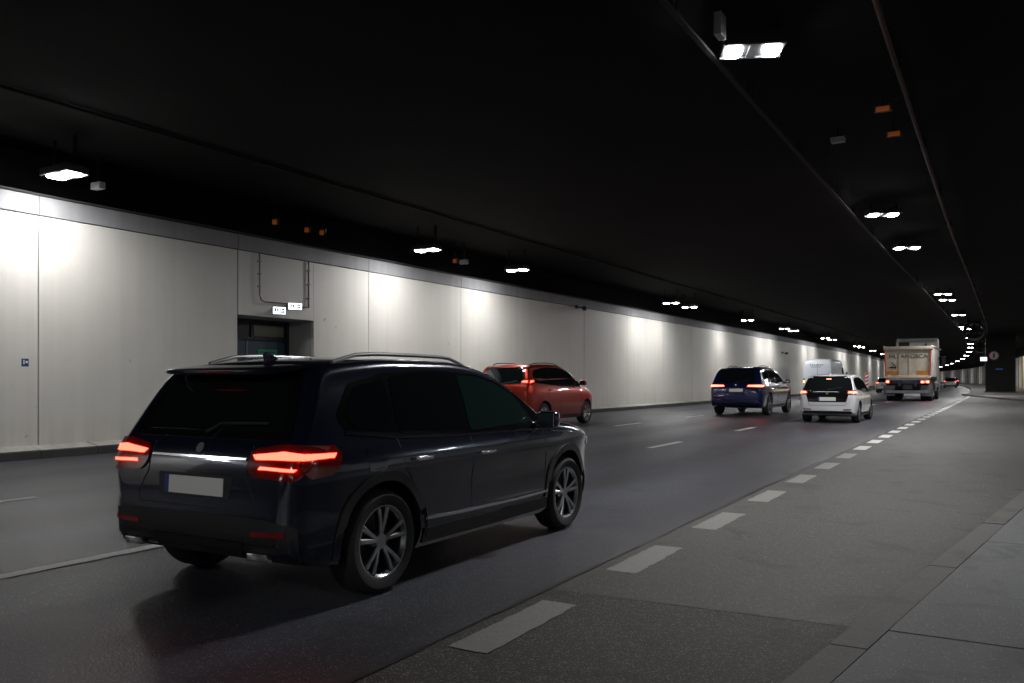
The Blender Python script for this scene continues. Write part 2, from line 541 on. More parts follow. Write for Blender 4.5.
# pavement on the right: bed, kerb stones, slabs
pav = MB()
ys = [-70 + 2 * i for i in range(60)]
for a, c in zip(ys[:-1], ys[1:]):
    pav.add([(EDGE(a) + .01, a, 0), (EDGE(a) + .01, a, PK - .02), (EDGE(c) + .01, c, PK - .02), (EDGE(c) + .01, c, 0), (16, a, PK - .02), (16, c, PK - .02)],
            [(0, 1, 2, 3), (1, 4, 5, 2)])
pavement = pav.build('pavement', M['kerb_dirty'])
pavement['kind'] = 'structure'
KW = .17
y = -4.0
while y < 40:
    ln = 1.0
    a, c = y + .0025, y + ln - .0025
    dz = random.uniform(-.003, .003)
    b = MB()
    n = 2
    for i in range(n):
        p, q = a + (c - a) * i / n, a + (c - a) * (i + 1) / n
        s0, s1 = EDGE(p), EDGE(q)
        f0 = math.sqrt(1 + ((EDGE(p + .1) - EDGE(p - .1)) / .2) ** 2)
        f1 = math.sqrt(1 + ((EDGE(q + .1) - EDGE(q - .1)) / .2) ** 2)
        t = PK + dz
        sec0 = [(s0, p, 0.0), (s0, p, t - .015), (s0 + .015 * f0, p, t), (s0 + KW * f0, p, t), (s0 + KW * f0, p, 0.0)]
        sec1 = [(s1, q, 0.0), (s1, q, t - .015), (s1 + .015 * f1, q, t), (s1 + KW * f1, q, t), (s1 + KW * f1, q, 0.0)]
        fs = [(j, j + 1, j + 6, j + 5) for j in range(4)]
        if i == 0: fs.append((0, 1, 2, 3, 4))
        if i == n - 1: fs.append((9, 8, 7, 6, 5))
        b.add(sec0 + sec1, fs)
    b.build('kerb_stone', M['kerb_stone'], pavement)
    y += ln
row_y = [-3.2]
while row_y[-1] < 24:
    row_y.append(row_y[-1] + random.choice([.95, 1.15, .8, 1.3]))
for r, (a, c) in enumerate(zip(row_y[:-1], row_y[1:])):
    x = None
    nx = 0
    while nx < 4:
        fa = math.sqrt(1 + ((EDGE(a + .1) - EDGE(a - .1)) / .2) ** 2)
        fc = math.sqrt(1 + ((EDGE(c + .1) - EDGE(c - .1)) / .2) ** 2)
        if x is None:
            xa, xc = EDGE(a) + (KW + .004) * fa, EDGE(c) + (KW + .004) * fc
            x = max(xa, xc) + random.uniform(.5, 1.5)
            xr = x
        else:
            xa = xc = x + .007
            xr = x + random.uniform(1.1, 1.7)
            x = xr
        dz = random.uniform(-.003, .003)
        t = PK + dz
        g = .0025
        sk = 0
        top = [(xr, a + g, t), (xr, c - g, t)]
        if nx == 0:
            for j in range(6):
                q = c - g + (a - c + 2 * g) * j / 5
                top.append((EDGE(q) + (KW + .004) * (fc + (fa - fc) * j / 5), q, t))
        else:
            top += [(xc, c - g, t), (xa, a + g, t)]
        low = [(p[0], p[1], t - .05) for p in top]
        nv = len(top)
        b = MB(); b.add(top + low, [tuple(range(nv))] + [(q, nv + q, nv + (q + 1) % nv, (q + 1) % nv) for q in range(nv)])
        b.build('paving_slab', M['concrete'], pavement)
        nx += 1

# left kerb, one stone a metre
kb = ribbon('kerb', XK - .35, XK - .34, .02, 'joint_dark', YS)
for i in range(130):
    a = -6 + i * 1.0
    dz = random.uniform(-.004, .004)
    x0, x1 = XK + BEND(a), XK + BEND(a + 1)
    t = .14 + dz
    g = .006
    def sec(x, yy): return [(x, yy, 0), (x - .02, yy, t - .02), (x - .045, yy, t), (x - .36, yy, t + .06), (x - .36, yy, 0)]
    b = MB()
    b.add(sec(x0, a + g) + sec(x1, a + 1 - g), [(j, j + 1, j + 6, j + 5) for j in range(4)] + [(0, 1, 2, 3, 4), (9, 8, 7, 6, 5)])
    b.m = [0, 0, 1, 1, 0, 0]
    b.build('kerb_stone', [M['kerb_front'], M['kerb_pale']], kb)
kf = ribbon('kerb_far', XK - .36, XK, .14, 'kerb_dirty', [124 + 5 * i for i in range(98)])
kf.parent = kb; kf.name = 'kerb_run'
del kf['kind']

# left wall: dark backing, painted panels, grey band panels above
PL = 4.22
PY0 = 8.15 - 4.22 * 3
wall = empty('tunnel_wall', (XW, 0, 0))
tag(wall, 'long white painted panel wall along the left side of the road', 'wall')
def wchild(b, name, m, smooth=None):
    o = b.build(name, M[m], wall, smooth)
    o.matrix_parent_inverse = Matrix.Translation((-XW, 0, 0))
    return o
b = MB()
for a, c in zip(YS[:-1], YS[1:]):
    if a < 10 or a >= 15:
        b.add([(XW - .08 + BEND(a), a, 0), (XW - .08 + BEND(c), c, 0), (XW - .08 + BEND(c), c, 4.36), (XW - .08 + BEND(a), a, 4.36)], [(0, 1, 2, 3)])
# around the exit recess
OY0, OY1, OZ = 12.39, 14.63, 2.66
for (a, c, z0, z1) in ((10, OY0, 0, 4.36), (OY1, 15, 0, 4.36), (OY0, OY1, OZ, 4.36)):
    b.add([(XW - .08 + BEND(a), a, z0), (XW - .08 + BEND(c), c, z0), (XW - .08 + BEND(c), c, z1), (XW - .08 + BEND(a), a, z1)], [(0, 1, 2, 3)])
wchild(b, 'wall_backing', 'joint_grey')
ZP, ZB = 4.02, 4.35
def slab(y0, y1, z0, z1, off, th, m, name):
    x0, x1 = XW + BEND(y0) + off, XW + BEND(y1) + off
    e = .006
    b = MB()
    f = [(x0, y0 + e, z0 + e), (x1, y1 - e, z0 + e), (x1, y1 - e, z1 - e), (x0, y0 + e, z1 - e)]
    m1 = [(x0 - e, y0, z0), (x1 - e, y1, z0), (x1 - e, y1, z1), (x0 - e, y0, z1)]
    bk = [(x0 - th, y0, z0), (x1 - th, y1, z0), (x1 - th, y1, z1), (x0 - th, y0, z1)]
    fs = [(0, 1, 2, 3)]
    for q in range(4):
        r = (q + 1) % 4
        fs += [(q, 4 + q, 4 + r, r), (4 + q, 8 + q, 8 + r, 4 + r)]
    b.add(f + m1 + bk, fs)
    return wchild(b, name, m)
for k in range(112):
    a = PY0 + PL * k
    c = a + PL
    g = .007
    if k == 4:       # the bay with the emergency exit
        slab(OY0 + .0, OY1, OZ, ZP, 0, .079, 'wall_paint', 'wall_panel')
        slab(OY1 + .001, c - g, .12, ZP, 0, .079, 'wall_paint', 'wall_panel')
    else:
        off = random.uniform(-.006, .006)
        slab(a + g, c - g, .12, ZP, off, .079, 'wall_paint', 'wall_panel')
    slab(a + g * .6, c - g * .6, ZP + .014, ZB, .022, .10, 'band_concrete', 'band_panel')
b = MB()
for a, c in zip(YS[:-1], YS[1:]):     # sooty ledge and dark upper wall
    b.add([(XW - .08 + BEND(a), a, ZB - .006), (XW - .08 + BEND(c), c, ZB - .006), (XW - .35 + BEND(c), c, ZB - .006), (XW - .35 + BEND(a), a, ZB - .006),
           (XW - .35 + BEND(c), c, CEIL), (XW - .35 + BEND(a), a, CEIL)], [(0, 1, 2, 3), (3, 2, 4, 5)])
wchild(b, 'upper_wall', 'soot')
b = MB()                               # cable run lying on the ledge
for (dx, dz, r) in ((.03, .03, .022), (-.03, .025, .018)):
    b.tube([(XW + dx + BEND(y), y, ZB + dz + .012 * math.sin(y * 1.1 + dx * 40)) for y in np.arange(-20, 160, 1.5)], r, 6)
wchild(b, 'ledge_cable', 'cable_grey', 40)

# ceiling
ceiling = ribbon('ceiling', XW - .4, 30, CEIL, 'soot', YS)
def along(name, x, z, r, m, y0=-20, y1=230, step=3.0, n=8, parent=None, square=None):
    b = MB()
    ys = np.arange(y0, y1, step)
    if square:
        for a, c in zip(ys[:-1], ys[1:]):
            b.add([(x + BEND(q) + sx * square[0] / 2, q, z + sz * square[1] / 2) for q in (a, c) for sx, sz in ((-1, -1), (1, -1), (1, 1), (-1, 1))],
                  [(0, 1, 5, 4), (1, 2, 6, 5), (2, 3, 7, 6), (3, 0, 4, 7)])
    else:
        b.tube([(x + BEND(q), q, z) for q in ys], r, n)
    return b.build(name, M[m], parent, 40)
tray = along('cable_tray', -2.75, CEIL - .22, 0, 'soot_pipe', square=(.06, .03))
tag(tray, 'dark cable tray running along the ceiling above the dashed line', 'cable tray')
pipe = along('ceiling_pipe', -1.02, CEIL - .10, .030, 'red_pipe')
tag(pipe, 'rusty red pipe running along the dark ceiling at the right', 'pipe')
pipe2 = along('ceiling_conduit', -11.2, CEIL - .04, .025, 'soot_pipe')
tag(pipe2, 'dark conduit on the ceiling beside the row of wall lamps', 'conduit')
pc = MB().box((0, 0, 0), (.12, .05, .12)).mesh('pipe_clamp', M['soot_pipe'])
th = MB().box((0, 0, 0), (.02, .03, .2)).mesh('tray_hanger', M['soot_pipe'])
for k in range(16):
    y = 3 + k * 4
    link('pipe_clamp', pc, pipe, (-1.02 + BEND(y), y, CEIL - .06))
for k in range(20):
    y = 2 + k * 3
    for sx in (-1, 1):
        link('tray_hanger', th, tray, (-2.75 + sx * .025 + BEND(y), y, CEIL - .10))

# right-hand side: island, main right wall, added outer wall out of view
isl_ys = [77, 82, 90, 100, 115, 130, 150, 175, 200, 230, 260, 300, 350, 420, 500, 610]
left_edge = [(-2.3 + BEND(y), y) for y in isl_ys]
right_edge = [(XR + 1.5 + BEND(y), y) for y in isl_ys]
front = [(1.62, 55.3), (5.5, 33.0 + 10)]
def island_poly(z):
    return [(-2.25 + BEND(77), 77.0), (-2.0, 74.5), (-1.2, 70.2), (.2, 62.5), (1.62, 55.8), (3.2, 50.5), (4.9, 48), (XR + 1.5, 77)], z
b = MB()
b.prism(island_poly(0)[0], 0, .13, 'z')
for (l0, l1, r0, r1) in zip(left_edge[:-1], left_edge[1:], right_edge[:-1], right_edge[1:]):
    b.add([(l0[0], l0[1], .13), (r0[0], r0[1], .13), (r1[0], r1[1], .13), (l1[0], l1[1], .13), (l0[0], l0[1], 0), (l1[0], l1[1], 0)], [(0, 1, 2, 3), (0, 3, 5, 4)])
island = b.build('traffic_island', M['kerb_stone']); island['kind'] = 'structure'

rwall = empty('tunnel_wall', (XR, 90, 0))
tag(rwall, 'white panelled wall curving away on the far right behind the pillar', 'wall')
def rchild(b, name, m):
    o = b.build(name, M[m], rwall)
    o.matrix_parent_inverse = Matrix.Translation((-XR, -90, 0))
    return o
b = MB()
for a, c in zip(YS[:-1], YS[1:]):
    if a >= 95:
        b.add([(XR + .1 + BEND(a), a, 0), (XR + .1 + BEND(c), c, 0), (XR + .1 + BEND(c), c, CEIL), (XR + .1 + BEND(a), a, CEIL)], [(0, 1, 2, 3)])
rchild(b, 'wall_backing', 'soot')
for k in range(165):
    a = 95 + 3.2 * k
    c = a + 3.2
    if c > 610: break
    g = .22
    b = MB()
    b.prism([(XR + BEND(a), a + g), (XR + BEND(c), c - g), (XR + .09 + BEND(c), c - g), (XR + .09 + BEND(a), a + g)], .13, 4.1, 'z')
    rchild(b, 'wall_panel', 'wall_paint' if k > 8 else 'wall_yellow_lit')
    if k % 2:
        b = MB().box((XR + .01 + BEND(c), c, 2.1), (.16, .30, 3.95))
        rchild(b, 'pilaster', 'kerb_dirty')

outer_wall = empty('added_side_wall', (14, 0, 0))  # unseen wall, added to hold in and reflect the light
tag(outer_wall, 'plain pale wall added outside the picture on the right to contain and reflect light', 'wall')
for k in range(26):
    a = -70 + 7 * k
    o = MB().box((14.1, a + 3.49, 2.0), (.2, 6.97, 4.0)).build('wall_panel', M['wall_paint'], outer_wall)
    o.matrix_parent_inverse = Matrix.Translation((-14, 0, 0))
o = MB().box((14.15, 21, CEIL / 2 + 2), (.1, 182, CEIL - 4)).build('upper_wall', M['soot'], outer_wall)
o.matrix_parent_inverse = Matrix.Translation((-14, 0, 0))

# pillar
pillar = empty('tunnel_pillar', (.7, 84, .13))
tag(pillar, 'massive dark square pillar standing on the island at the right edge', 'pillar')
MB().box((0, 0, 2.505), (2.25, 1.6, 5.0), bev=.04).build('shaft', M['pillar_dark'], pillar)
MB().box((0, 0, .06), (2.4, 1.75, .12)).build('plinth', M['kerb_dirty'], pillar)
MB().box((0, -.806, 2.75), (2.25, .008, .03)).build('shaft_joint', M['joint_dark'], pillar)

def disc(b, c, r, n=28, mi=0, dy=.01):
    b.lathe([(0.0001, -dy), (r, -dy), (r, dy), (0.0001, dy)], 'y', n, c, mi)
    return b
sg = empty('prohibition_sign', (.22, 83.1, 3.32))
tag(sg, 'round red ringed sign with a black walking figure on the dark pillar', 'sign')
disc(MB(), (0, .04, 0), .40).build('red_ring', M['sign_red'], sg)
disc(MB(), (0, .022, 0), .325).build('white_field', M['sign_white'], sg)
b = MB()
disc(b, (0, .005, .19), .05, 16)
b.blob((0, .005, .02), (.075, .012, .12), .7)
b.box((-.05, .005, -.15), (.05, .02, .2), rot=Matrix.Rotation(.25, 3, 'Y'))
b.box((.05, .005, -.15), (.05, .02, .2), rot=Matrix.Rotation(-.25, 3, 'Y'))
b.build('walking_figure', M['ink_dark'], sg)
bs = empty('blue_sign', (.62, 83.14, 2.15))
tag(bs, 'small faint blue plate low on the dark pillar', 'sign')
MB().box((0, 0, 0), (.55, .03, .12)).build('plate', M['sign_blue_lit'], bs)
ls = empty('lit_sign', (-.50, 75, 2.86), 0)
tag(ls, 'small lit white sign box hanging just left of the dark pillar', 'sign')
MB().box((0, 0, 0), (.44, .12, .28), bev=.01).build('light_box', M['sign_lit'], ls)
MB().box((0, 0, 1.215), (.04, .04, 2.15)).build('hanger', M['soot_pipe'], ls)

# jet fans under the ceiling
def jet_fan(x, y, r, z, label):
    t = empty('jet_fan', (x, y, z))
    tag(t, label, 'fan', 'jet fans under the ceiling')
    MB().lathe([(r * .86, -1.4), (r, -1.5), (r * 1.04, -1.4), (r * 1.04, 1.4), (r, 1.5), (r * .86, 1.4)], 'y', 32, closed=True).build('casing', M['steel_fan'], t, 40)
    b = MB()
    b.lathe([(.001, -.5), (r * .25, -.4), (r * .25, .4), (.001, .5)], 'y', 20)
    b.build('hub', M['steel_fan'], t, 40)
    for k in range(8):
        a = 2 * PI * k / 8
        MB().box((math.cos(a) * r * .55, 0, math.sin(a) * r * .55), (r * .62, .02, r * .2), rot=Matrix.Rotation(-a, 3, 'Y') @ Matrix.Rotation(.6, 3, 'X')).build('blade', M['steel_fan'], t)
    for sx in (-1, 1):
        for sy in (-1, 1):
            MB().box((sx * r * .6, sy * 1.0, (CEIL - z) / 2 + r * .3), (.06, .06, CEIL - z - r * .6)).build('hanger', M['soot_pipe'], t)
jet_fan(-.95 + .0, 62, .56, 4.42, 'nearer dark round jet fan hanging from the ceiling left of the pillar')
jet_fan(-.85, 90, .6, 4.40, 'farther dark round jet fan hanging from the ceiling left of the pillar')

# ------------------------------------------------------------------ emergency exit
DX = -14.58
ex = empty('emergency_exit', (DX, 13.5, .14))
tag(ex, 'dark blue double exit door with green notices recessed in the white wall', 'door')
def ebox(name, c, s, m, parent=None, bev=0.0):
    p = parent or ex
    o = MB().box((c[0] - DX, c[1] - 13.5, c[2] - .14), s, bev=bev).build(name, M[m], p)
    return o
RD = (XW - .08) - DX
ebox('reveal', (DX + RD / 2 + .06, OY0 - .04, OZ / 2), (RD, .08, OZ), 'wall_reveal')
ebox('reveal', (DX + RD / 2 + .06, OY1 + .04, OZ / 2), (RD, .08, OZ), 'wall_reveal')
ebox('lintel', (DX + RD / 2 + .06, 13.54, OZ + .04), (RD, OY1 - OY0 + .16, .08), 'wall_reveal')
ebox('threshold', (DX + RD / 2 + .1, 13.54, .1), (RD + .1, OY1 - OY0, .16), 'concrete')
ebox('back_wall', (DX - .12, 13.54, 1.4), (.1, 2.6, 2.9), 'wall_reveal')
for yy in (OY0 + .05, OY1 - .05):
    ebox('door_frame', (DX, yy, 1.40), (.12, .10, 2.50), 'door_frame')
ebox('door_frame', (DX, 13.54, 2.21), (.12, OY1 - OY0 - .2, .06), 'door_frame')
ebox('door_frame', (DX, 13.54, 2.62), (.12, OY1 - OY0 - .2, .07), 'door_frame')
ebox('transom_panel', (DX - .01, 12.97, 2.41), (.05, .88, .34), 'door_frame')
tp = ebox('transom_window', (DX - .01, 14.02, 2.41), (.05, 1.05, .34), 'door_frame')
o = MB().box((.02, .51, 2.27), (.03, .92, .26)).build('pane', M['glass_pane'], tp)
lf1 = ebox('door_leaf', (DX - .01, 12.93, 1.17), (.05, .80, 2.0), 'door_blue', bev=.006)
lf2 = ebox('door_leaf', (DX - .01, 13.96, 1.17), (.05, 1.16, 2.0), 'door_blue', bev=.006)
ebox('meeting_strip', (DX + .02, 13.355, 1.17), (.02, .03, 2.0), 'galvanised')
hd = MB()
hd.tube([(.03, -.02, 1.72), (.09, -.02, 1.72), (.09, -.02, 1.55), (.03, -.02, 1.55)], .014, 8)
hd.build('handle', M['chrome'], lf2, 40)
ebox('notice', (DX + .023, 13.98, 1.83), (.012, .58, .30), 'sign_green', lf2)
ebox('notice', (DX + .023, 13.98, 1.42), (.012, .58, .30), 'sign_green', lf2)
for zz in (1.92, 1.83, 1.74, 1.5, 1.41, 1.32):
    ebox('notice_stripe', (DX + .032, 13.98, zz), (.004, .50, .022), 'sign_glyph', lf2)

def exit_sign(y, z, x, wdt, hgt, label, rz=0.0):
    t = empty('exit_sign', (x, y, z), rz)
    tag(t, label, 'sign', 'lit exit signs over the door')
    MB().box((0, 0, 0), (.09, wdt + .02, hgt + .02), bev=.006).build('housing', M['box_grey'], t)
    MB().box((.046, 0, 0), (.008, wdt, hgt)).build('lit_face', M['sign_lit'], t)
    # running figure beside a doorway, and an arrow
    b = MB()
    s = hgt
    b.box((.052, -wdt * .23, 0), (.004, s * .62, s * .66))
    b.build('figure_panel', M['sign_glyph'], t)
    b = MB()
    b.blob((.056, -wdt * .23, s * .17), (.003, s * .07, s * .07), .8, 8, 6)
    b.box((.056, -wdt * .23, -.01), (.004, s * .10, s * .26), rot=Matrix.Rotation(.3, 3, 'X'))
    b.box((.056, -wdt * .23 + s * .10, -s * .2), (.004, s * .07, s * .2), rot=Matrix.Rotation(-.6, 3, 'X'))
    b.box((.056, -wdt * .23 - s * .10, -s * .2), (.004, s * .07, s * .2), rot=Matrix.Rotation(.7, 3, 'X'))
    b.build('running_figure', M['sign_lit'], t)
    b = MB()
    b.box((.052, wdt * .23, 0), (.004, s * .62, s * .66))
    b.build('arrow_panel', M['sign_glyph'], t)
    b = MB()
    b.box((.056, wdt * .23 + s * .06, 0), (.004, s * .3, s * .12))
    b.prism([(wdt * .23 - s * .24, 0), (wdt * .23 - s * .05, s * .2), (wdt * .23 - s * .05, -s * .2)], .054, .058, 'x')
    b.build('arrow', M['sign_lit'], t)
    MB().box((-.09, 0, hgt * .3), (.10, .05, .05)).build('bracket', M['galvanised'], t)
    return t
exit_sign(13.36, 2.80, XW + .23, .27, .15, 'lower left lit exit sign with two dark pictograms above the blue door', -.5)
exit_sign(13.86, 2.93, XW + .21, .30, .14, 'brighter upper right lit exit sign above the blue door', -.5)
def conduit(pts, r, label):
    b = MB().tube(pts, r, 8)
    o = b.build('wall_conduit', M['pipe_brown'], None, 40)
    tag(o, label, 'conduit', 'conduits down to the exit signs')
    for p, q in zip(pts[:-1], pts[1:]):
        if abs(p[2] - q[2]) > .4:
            for t in (.2, .5, .8):
                MB().box((p[0] - .01, p[1], p[2] + (q[2] - p[2]) * t), (.05, .07, .03)).build('clip', M['galvanised'], o)
conduit([(XW + .10, 12.93, 4.02), (XW + .10, 12.93, 3.12), (XW + .10, 12.97, 3.02), (XW + .10, 13.06, 2.98), (XW + .10, 13.9, 2.99)], .016, 'left brown conduit running down the wall to the lit exit signs')
conduit([(XW + .10, 14.42, 4.02), (XW + .10, 14.42, 2.95), (XW + .10, 14.1, 2.94)], .02, 'right brown conduit running down the wall beside the lit exit signs')

nb = empty('number_plate', (XW + .01, 7.93, 1.57))
tag(nb, 'tiny blue square marker plate on the white wall at far left', 'sign')
MB().box((0, 0, 0), (.012, .12, .13)).build('plate', M['sign_blue'], nb)
MB().box((.008, -.02, .01), (.003, .02, .07)).build('white_mark', M['sign_white'], nb)
MB().box((.008, .025, .01), (.003, .035, .035)).build('white_mark', M['sign_white'], nb)

# surveillance cameras on the band
def wall_camera(y, z, label):
    t = empty('wall_camera', (XW + BEND(y) + .02, y, z))
    tag(t, label, 'camera', 'cameras on the white wall')
    MB().box((.03, 0, 0), (.06, .12, .14), bev=.008).build('mount_plate', M['black_plastic'], t)
    MB().tube([(.05, 0, 0), (.22, .0, -.05), (.28, .05, -.06)], .025, 8).build('arm', M['black_plastic'], t, 40)
    MB().box((.30, .12, -.06), (.14, .42, .14), bev=.015, rot=Matrix.Rotation(.35, 3, 'Z')).build('body', M['black_plastic'], t)
    MB().box((.30, .12, .02), (.18, .5, .02), rot=Matrix.Rotation(.35, 3, 'Z')).build('sun_shield', M['box_grey'], t)
wall_camera(28.5, 4.02, 'dark surveillance camera on the white wall above the red car')
wall_camera(62, 3.2, 'tiny surveillance camera on the far white wall above the blue car')

# ------------------------------------------------------------------ lamps
ORD = ['first', 'second', 'third', 'fourth', 'fifth', 'sixth', 'seventh', 'eighth', 'ninth', 'tenth', 'eleventh', 'twelfth', 'thirteenth',
       'fourteenth', 'fifteenth', 'sixteenth', 'seventeenth', 'eighteenth', 'nineteenth', 'twentieth'] + \
      ['twenty-' + s for s in ('first', 'second', 'third', 'fourth', 'fifth', 'sixth', 'seventh', 'eighth', 'ninth')] + ['thirtieth']
LMESH = {}
def lamp_meshes():
    w, d = .66, .42
    b = MB()
    b.box((0, 0, .06), (w, d, .10), bev=.015)
    for k in range(9):
        b.box((-w / 2 + .06 + k * (w - .12) / 8, 0, .125), (.012, d * .8, .04))
    LMESH['housing'] = b.mesh('housing', M['lamp_housing'])
    b = MB()
    fw = .018
    for (c, s) in (((0, -d / 2 + fw, .004), (w, fw * 2, .014)), ((0, d / 2 - fw, .004), (w, fw * 2, .014)), ((0, 0, .004), (.10, d - .08, .014))):
        b.box(c, s)
    LMESH['bezel'] = b.mesh('bezel', M['galvanised'])
    LMESH['lens'] = MB().blob((0, 0, 0), (.095, d / 2 - .06, .034), .5, 20, 8).mesh('lens', M['lamp_lens'], 40)
lamp_meshes()
def lamp(x, y, z, watts, label, group, color=(1, .985, .965), rz=0.0, tilt=0.0):
    t = empty('tunnel_lamp', (x, y, z), rz)
    t.rotation_euler = (0, tilt, rz)
    tag(t, label, 'lamp', group)
    link('housing', LMESH['housing'], t)
    link('bezel', LMESH['bezel'], t)
    for sx in (-1, 1):
        link('lens', LMESH['lens'], t, (sx * .205, 0, .002))
    for sx in (-1, 1):
        b = MB()
        hz = CEIL - z
        b.box((sx * .27, 0, .11 + (hz - .11) / 2), (.035, .05, hz - .11))
        b.build('bracket', M['soot_pipe'], t)
    for sx in (-1, 1):
        ld = bpy.data.lights.new('lamp_light', 'AREA')
        ld.shape = 'RECTANGLE'
        ld.size, ld.size_y = .16, .26
        ld.energy = watts / 2
        ld.color = color
        lo = bpy.data.objects.new('lamp_light', ld)
        COL.objects.link(lo)
        lo.parent = t
        lo.location = (sx * .205, 0, -.036)
    return t

left_y = [8.0, 17.2, 21.7, 34.4, 36.8, 46.6, 55.6, 58.3, 70.1, 73.5, 88.7, 92, 104, 118, 132, 147, 163, 180, 198, 218, 240, 265, 290, 315, 345, 380]
left_off = {8.0: -12.82, 17.2: -12.35, 21.7: -12.28}
for i, y in enumerate(left_y):
    x = left_off.get(y, -12.2) + BEND(y) - (0 if y in left_off else 0)
    if y in left_off: x = left_off[y]
    lamp(x, y, 4.55, WALL_LAMP_W, f'{ORD[i]} lit twin lamp along the white wall counting from the left', 'lamps along the white wall', tilt=.0)
for i, y in enumerate((-3.5, -15)):
    lamp(-12.6, y, 4.55, WALL_LAMP_W, f'{ORD[i]} lit twin lamp along the white wall behind the camera', 'lamps along the white wall')
right_y = [9.27, 19.93, 25.3, 39.8, 42.9, 53.2, 65.6, 68.5, 83.5, 97, 109, 126, 146, 168, 192, 218, 246, 276, 308, 342, 380, 420]
for i, y in enumerate(right_y):
    lamp(-2.3 + BEND(y) + (.15 if 15 < y < 60 else 0), y, 4.9, LAMP_W,
         f'{ORD[i]} lit twin ceiling lamp above the right dashed line counting from the camera', 'lamps above the dashed line', rz=.4)
for i, y in enumerate((-6, -17, -30)):
    lamp(-2.3, y, 4.9, LAMP_W, f'{ORD[i]} lit twin ceiling lamp above the dashed line behind the camera', 'lamps above the dashed line')
for i, y in enumerate((-14, 6, 24, 44, 66, 92, 118)):
    lamp(9.5 if y < 80 else (8.5 if y < 100 else 1.3), y, 4.9, 60.0, f'{ORD[i]} lamp over the side road out of view on the right' if y < 100 else 'added warm lamp behind the dark pillar that brightens the right wall', 'lamps over the side road', (1, .88, .68) if y > 80 else (.86, .93, 1))  # the last warm lamp is added to brighten the right wall

# small boxes and unlit amber signals under the ceiling
def ceiling_unit(name, x, y, z, size, m, label, cat, group):
    t = empty(name, (x, y, z))
    tag(t, label, cat, group)
    MB().box((0, 0, 0), size, bev=.012).build('casing' if m != 'amber_lens' else 'lens', M[m], t)
    if m == 'amber_lens':
        MB().box((0, .03, .02), (size[0] + .05, size[1], size[2] + .04), bev=.01).build('hood', M['black_plastic'], t)
    MB().box((0, 0, (CEIL - z) / 2 + size[2] / 4), (.03, .03, CEIL - z - size[2] / 2)).build('hanger', M['soot_pipe'], t)
def at_z(u, v, z):
    p = gp(u, v, z); return p[0], p[1]
for (u, v, lb) in ((98, 186, 'small pale box under the ceiling right of the leftmost wall lamp'), (464, 262, 'small pale box under the ceiling between the second and third wall lamps')):
    x, y = at_z(u, v, 4.6); ceiling_unit('detector_box', x, y, 4.6, (.24, .12, .12), 'box_grey', lb, 'box', 'pale boxes under the ceiling')
x, y = at_z(838, 140, 4.95); ceiling_unit('detector_box', x, y, 4.95, (.2, .16, .07), 'box_grey', 'small pale box on the ceiling right of the dashed line lamps', 'box', 'pale boxes under the ceiling')
x, y = at_z(720, 24, 5.0); ceiling_unit('junction_box', x, y, 4.98, (.08, .2, .24), 'box_grey', 'small grey junction box beside the nearest ceiling lamp', 'box', None)
for (u, v, lb) in ((275, 222, 'leftmost of the amber signal lamps above the exit door'), (307, 230, 'middle amber signal lamp above the exit door'), (322, 232.5, 'rightmost of the amber signal lamps above the exit door'),
                   (455, 261, 'amber signal lamp just right of the second wall lamp')):
    x, y = at_z(u, v, 4.62); ceiling_unit('amber_signal', x, y, 4.62, (.11, .06, .10), 'amber_lens', lb, 'signal', 'amber signals under the ceiling')
for (u, v, lb) in ((883, 109, 'nearer amber signal lamp on the ceiling beside the red pipe'), (894, 134, 'farther amber signal lamp on the ceiling beside the red pipe')):
    x, y = at_z(u, v, 4.95); ceiling_unit('amber_signal', x, y, 4.95, (.17, .08, .06), 'amber_lens', lb, 'signal', 'amber signals under the ceiling')


# ------------------------------------------------------------------ vehicles
DIRS = {'R': (Vector((1, 0, 0)), lambda a, b: Vector((3, a, b))), 'L': (Vector((-1, 0, 0)), lambda a, b: Vector((-3, a, b))),
        'B': (Vector((0, -1, 0)), lambda a, b: Vector((a, -9, b))), 'F': (Vector((0, 1, 0)), lambda a, b: Vector((a, 9, b))),
        'T': (Vector((0, 0, 1)), lambda a, b: Vector((a, b, 6)))}

def rounded(poly, r, n=4):
    out = []
    m = len(poly)
    for i in range(m):
        p0, p1, p2 = Vector(poly[i - 1]), Vector(poly[i]), Vector(poly[(i + 1) % m])
        d0, d2 = (p0 - p1), (p2 - p1)
        rr = min(r, d0.length * .45, d2.length * .45)
        a, c = p1 + d0.normalized() * rr, p1 + d2.normalized() * rr
        for k in range(n + 1):
            t = k / n
            out.append(tuple((1 - t) ** 2 * a + 2 * t * (1 - t) * p1 + t * t * c))
    return out

